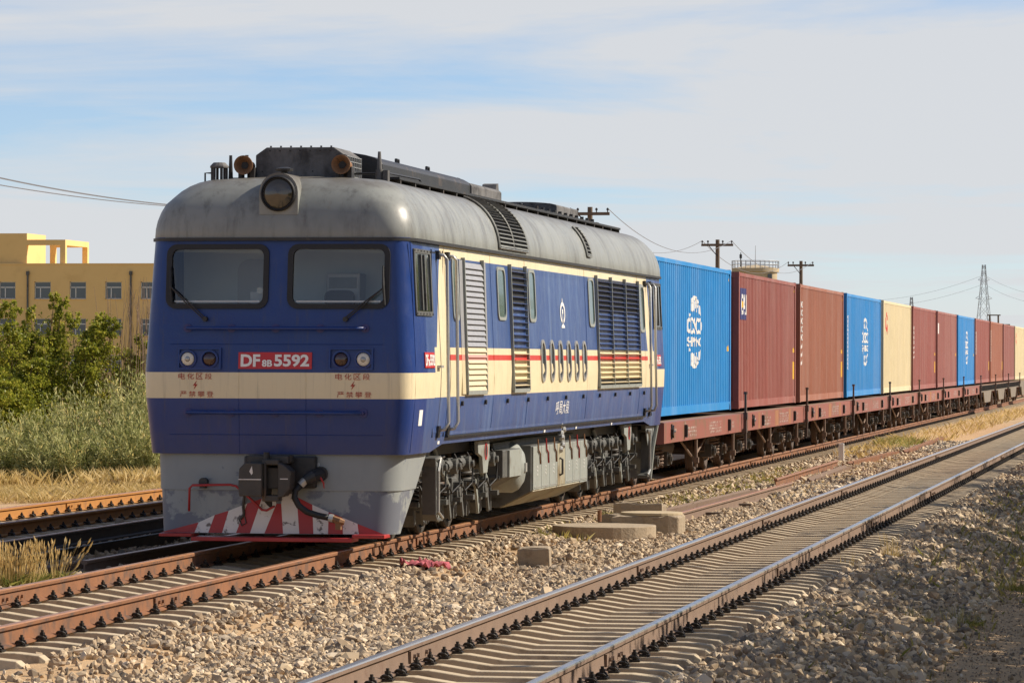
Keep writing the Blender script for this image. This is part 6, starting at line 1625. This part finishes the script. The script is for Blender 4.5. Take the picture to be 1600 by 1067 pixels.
def willow_bush(x, y, h, r, label, n=9000, group='grey green willowy bushes beside the left track'):
    z = float(gh(x, y)); t = thing('willowy_bush', label, 'bush', (x, y, z), 0, group)
    rr = np.random.default_rng(int(abs(x) * 100 + y)); ns = 170
    a = rr.uniform(0, 2 * np.pi, ns); R_ = r * rr.uniform(0, 1, ns) ** 0.5; hh = h * rr.uniform(0.45, 1.0, ns) * (1 - 0.35 * (R_ / r) ** 2)
    b = np.stack([R_ * 0.5 * np.cos(a), R_ * 0.5 * np.sin(a), np.zeros(ns)], -1); tp = np.stack([R_ * 1.15 * np.cos(a) + rr.normal(0, .12, ns), R_ * 1.15 * np.sin(a) + rr.normal(0, .12, ns), hh], -1)
    S = []
    for i in range(ns):
        d = tp[i] - b[i]; s = np.cross(d, rr.normal(size=3)); s = s / np.linalg.norm(s) * 0.007
        S.append([b[i] - s, b[i] + s, tp[i] + s * 0.4, tp[i] - s * 0.4])
    quads('stem', np.array(S), rr.uniform(0.6, 1, ns), 'willow', t)
    k = rr.integers(0, ns, n); f = rr.uniform(0.12, 1.03, n)[:, None]
    p = b[k] * (1 - f) + tp[k] * f + rr.normal(0, 0.045, (n, 3))
    d = (tp - b); d /= np.linalg.norm(d, axis=1, keepdims=True)
    ax = d[k] + rr.normal(0, 0.55, (n, 3)); ax /= np.linalg.norm(ax, axis=1, keepdims=True)
    sd = np.cross(ax, rr.normal(size=(n, 3))); sd /= np.linalg.norm(sd, axis=1, keepdims=True)
    L = rr.uniform(0.08, 0.18, (n, 1)); Q = np.stack([p, p + ax * L * 0.5 + sd * 0.014, p + ax * L, p + ax * L * 0.5 - sd * 0.014], 1)
    Q[:, :, 2] = np.maximum(Q[:, :, 2], 0.01)
    tone = rr.uniform(-0.15, 0.15, ns)
    quads('foliage', Q, np.clip(0.05 + 0.95 * rr.uniform(0, 1, n) ** 1.3 + tone[k] * 1.5, 0, 1), 'willow', t)

green_shrub(-16.1, 42.0, 4.3, 1.3, 'tall leafy green shrub at the left edge, its crown over a window', 14000)
green_shrub(-15.45, 42.6, 4.9, 0.7, 'slim tallest green shrub second from the left edge', 10000)
green_shrub(-14.45, 42.0, 4.5, 1.1, 'bushy green shrub in front of the building wall', 15000)
green_shrub(-13.3, 43.0, 3.5, 1.1, 'loose green shrub between the bushy one and the cab', 10000)
green_shrub(-12.5, 43.5, 3.5, 1.2, 'low green shrub nearest the locomotive cab', 15000)
green_shrub(-15.6, 40.4, 3.2, 1.6, 'low broad dark green shrub at the left edge', 22000)
green_shrub(-11.2, 44.0, 3.2, 1.1, 'green shrub hidden mostly behind the locomotive front', 6000)
for i, (x, y, h, r, lab) in enumerate(((-14.6, 37.2, 1.75, 1.1, 'low pale willowy bush at the left edge'), (-13.4, 38.2, 2.15, 1.1, 'pale grey green willowy bush second from the left'), (-12.2, 38.8, 2.6, 1.15, 'tallest grey green willowy bush in the middle'),
                                      (-11.1, 39.2, 2.7, 1.2, 'grey green willowy bush beside the cab'), (-12.9, 36.6, 1.35, 1.0, 'low front willowy bush above the dry grass'), (-11.5, 37.0, 1.6, 1.1, 'low willowy bush in front nearest the cab'), (-9.9, 39.6, 2.3, 1.1, 'willowy bush mostly hidden by the locomotive'))):
    willow_bush(x, y, h, r, lab, 11000)
# bare reddish twigs above the shrubs
tw = MB(); rr = random.Random(5)
for k in range(60):
    x, y = -12.9 + rr.gauss(0, 0.4), 42.4 + rr.uniform(-.5, .5); a, b = rr.gauss(0, .12), rr.uniform(0.9, 1.6)
    tw.tube([(x, y, 2.4), (x + a * 0.5, y, 2.4 + b * 0.5), (x + a + rr.gauss(0, .1), y, 2.4 + b)], [0.008, 0.006, 0.003], n=3)
    tw.tube([(x, y, 1.2), (x, y, 2.4)], 0.008, n=3)
tag(tw.build('bare_twigs', 'twig'), 'thin bare reddish twigs sticking out above the shrubs', None, None, 'stuff')

def blades(pts, hmin, hmax, w, lean=0.35, r_=rng):
    n = len(pts); h = r_.uniform(hmin, hmax, (n, 1)); a = r_.uniform(0, 2 * np.pi, n)
    side_ = np.stack([np.cos(a), np.sin(a), np.zeros(n)], -1) * w
    d = r_.normal(0, lean, (n, 3)); d[:, 2] = 1
    mid = pts + d * h * 0.5; tip = pts + d * h + np.stack([d[:, 0], d[:, 1], -0.2 * np.abs(d[:, 0])], -1) * h * 0.5
    return np.stack([pts - side_, pts + side_, mid + side_ * 0.7, tip], 1)
def grass(name, boxes, mat, label, t0=0.3, t1=1.0):
    Q, T = [], []
    for x0, x1, y0, y1, n, h0, h1, w in boxes:
        m = int(n); x, y = rng.uniform(x0, x1, m * 2), rng.uniform(y0, y1, m * 2)
        k = rng.uniform(0, 1, m * 2) < np.clip(bl(x, y, 1.1, 0.7) * 1.1, 0, 1); x, y = x[k], y[k]
        Q.append(blades(np.stack([x, y, gh(x, y) - 0.01], -1), h0, h1, w)); T.append(rng.uniform(t0, t1, len(x)))
    return tag(quads(name, np.concatenate(Q), np.concatenate(T), mat), label, None, None, 'stuff')
grass('dry_grass', [(-16, -8.6, 27, 37, 17000, 0.04, 0.28, 0.004), (-16, -9, 34, 39, 6000, 0.2, 0.55, 0.004), (-9.5, -7.8, 10, 30, 700, 0.06, 0.22, 0.008)], 'dry', 'dry yellow grass along the verge beyond the left track')
grass('dry_grass', [(1.5, 3.0, 74, 150, 1500, 0.06, 0.30, 0.010), (1.4, 2.2, 55, 75, 700, 0.06, 0.28, 0.010), (2.4, 3.4, 24, 60, 1500, 0.03, 0.12, 0.010)], 'dry', 'dry yellow grass strip beside the far wagons')
grass('green_weeds', [(-15, -8.6, 28, 37, 2200, 0.05, 0.22, 0.006), (1.35, 2.2, 9, 42, 1900, 0.04, 0.16, 0.010), (1.5, 2.5, 66, 74, 500, 0.1, 0.3, 0.015), (4.6, 5.5, 48, 62, 260, 0.03, 0.10, 0.012), (6.9, 9.0, 2, 40, 1100, 0.05, 0.22, 0.012), (6.6, 8.2, -12, 4, 130, 0.05, 0.15, 0.01)], 'weed', 'small green weeds scattered along the tracks')

def tuft(x, y, n, h0, h1, sp, label, head=True, lean=0.22, mat='dry'):
    z = float(gh(x, y)); t = thing('grass_tuft', label, 'grass tuft', (x, y, z), 0, 'grass tufts by the tracks')
    r_ = np.random.default_rng(int(abs(x * 100) + abs(y * 10) + n)); a = r_.uniform(0, 2 * np.pi, n); rad = sp * r_.uniform(0, 1, n) ** 0.6
    b = np.stack([rad * np.cos(a), rad * np.sin(a), np.full(n, -0.02)], -1); h = r_.uniform(h0, h1, n)
    tip = b + np.stack([np.cos(a) * h * lean * r_.uniform(0.2, 1.6, n), np.sin(a) * h * lean * r_.uniform(0.2, 1.6, n), h], -1)
    sd = np.stack([-np.sin(a), np.cos(a), np.zeros(n)], -1) * 0.0035
    quads('stalk', np.stack([b - sd, b + sd, tip + sd * 0.6, tip - sd * 0.6], 1), r_.uniform(0.3, 0.9, n), mat, t)
    lf = blades(b[r_.integers(0, n, n * 3)] + r_.normal(0, 0.03, (n * 3, 3)) * [1, 1, 0], h0 * 0.35, h0 * 0.9, 0.005, 0.45, r_); quads('blade', lf, r_.uniform(0.1, 0.8, n * 3), 'weed' if head else mat, t)
    if head:
        k = n; up = (tip - b) / np.linalg.norm(tip - b, axis=1, keepdims=True); s1 = np.cross(up, r_.normal(size=(k, 3))); s1 /= np.linalg.norm(s1, axis=1, keepdims=True); s2 = np.cross(up, s1)
        L, w = 0.085, 0.011; Q = []
        for s in (s1, s2, (s1 + s2) * 0.7): Q.append(np.stack([tip - up * L * 0.5, tip + s * w, tip + up * L * 0.6, tip - s * w], 1))
        tag(quads('seed_head', np.concatenate(Q), np.tile(r_.uniform(0.75, 1, k), 3), mat, t), kind='stuff')
tuft(-2.35, -2.45, 260, 0.22, 0.50, 0.34, 'large pale feathery grass tuft at the lower left edge')
tuft(-2.0, -1.95, 60, 0.2, 0.50, 0.16, 'smaller feathery grass tuft right of the large one', lean=0.6)
tuft(-2.8, -2.7, 170, 0.2, 0.42, 0.25, 'feathery grass tuft left of the large one, cut by the frame')
for u, v, lab, hh, n in ((1325, 888, 'dry straw tuft at the sleeper ends, left one of the sunlit pair', 0.30, 34), (1392, 872, 'taller dry straw tuft at the sleeper ends, right one of the sunlit pair', 0.38, 40)):
    x, y = px(u, v, -0.27); tuft(x, y, n, hh * 0.4, hh, 0.12, lab, False)
for u, v, lab in ((1170, 918, 'small green weed beside the right rail of the main track'), (985, 925, 'tiny green weed between sleepers inside the main track'), (1340, 838, 'green weed against the right rail further along')):
    x, y = px(u, v, -0.22); tuft(x, y, 26, 0.05, 0.14, 0.07, lab, False, 0.5, 'weed')

for i, (x, y, n, h, sp, lab) in enumerate(((7.35, -3.2, 60, 0.16, 0.30, 'dull scrubby weed on the ballast slope at lower right, nearest the sand'), (7.75, -1.2, 70, 0.20, 0.30, 'dark scrubby weed at the foot of the ballast slope beside bare sand'), (7.0, -6.3, 40, 0.14, 0.2, 'small straw weed low on the ballast slope near the bottom edge'),
        (8.1, 5.5, 110, 0.28, 0.45, 'green grey scrub at the right edge above the sand'), (8.0, 11.5, 130, 0.30, 0.5, 'larger dull scrub at the right edge further up'), (7.5, 17.0, 90, 0.26, 0.45, 'faded scrub on the shaded shoulder far up the right edge'), (6.95, 1.0, 40, 0.13, 0.22, 'low weed among stones right of the sunlit straw tufts'))):
    tuft(x, y, n, h * 0.4, h, sp, lab, False, 0.7, 'weed')
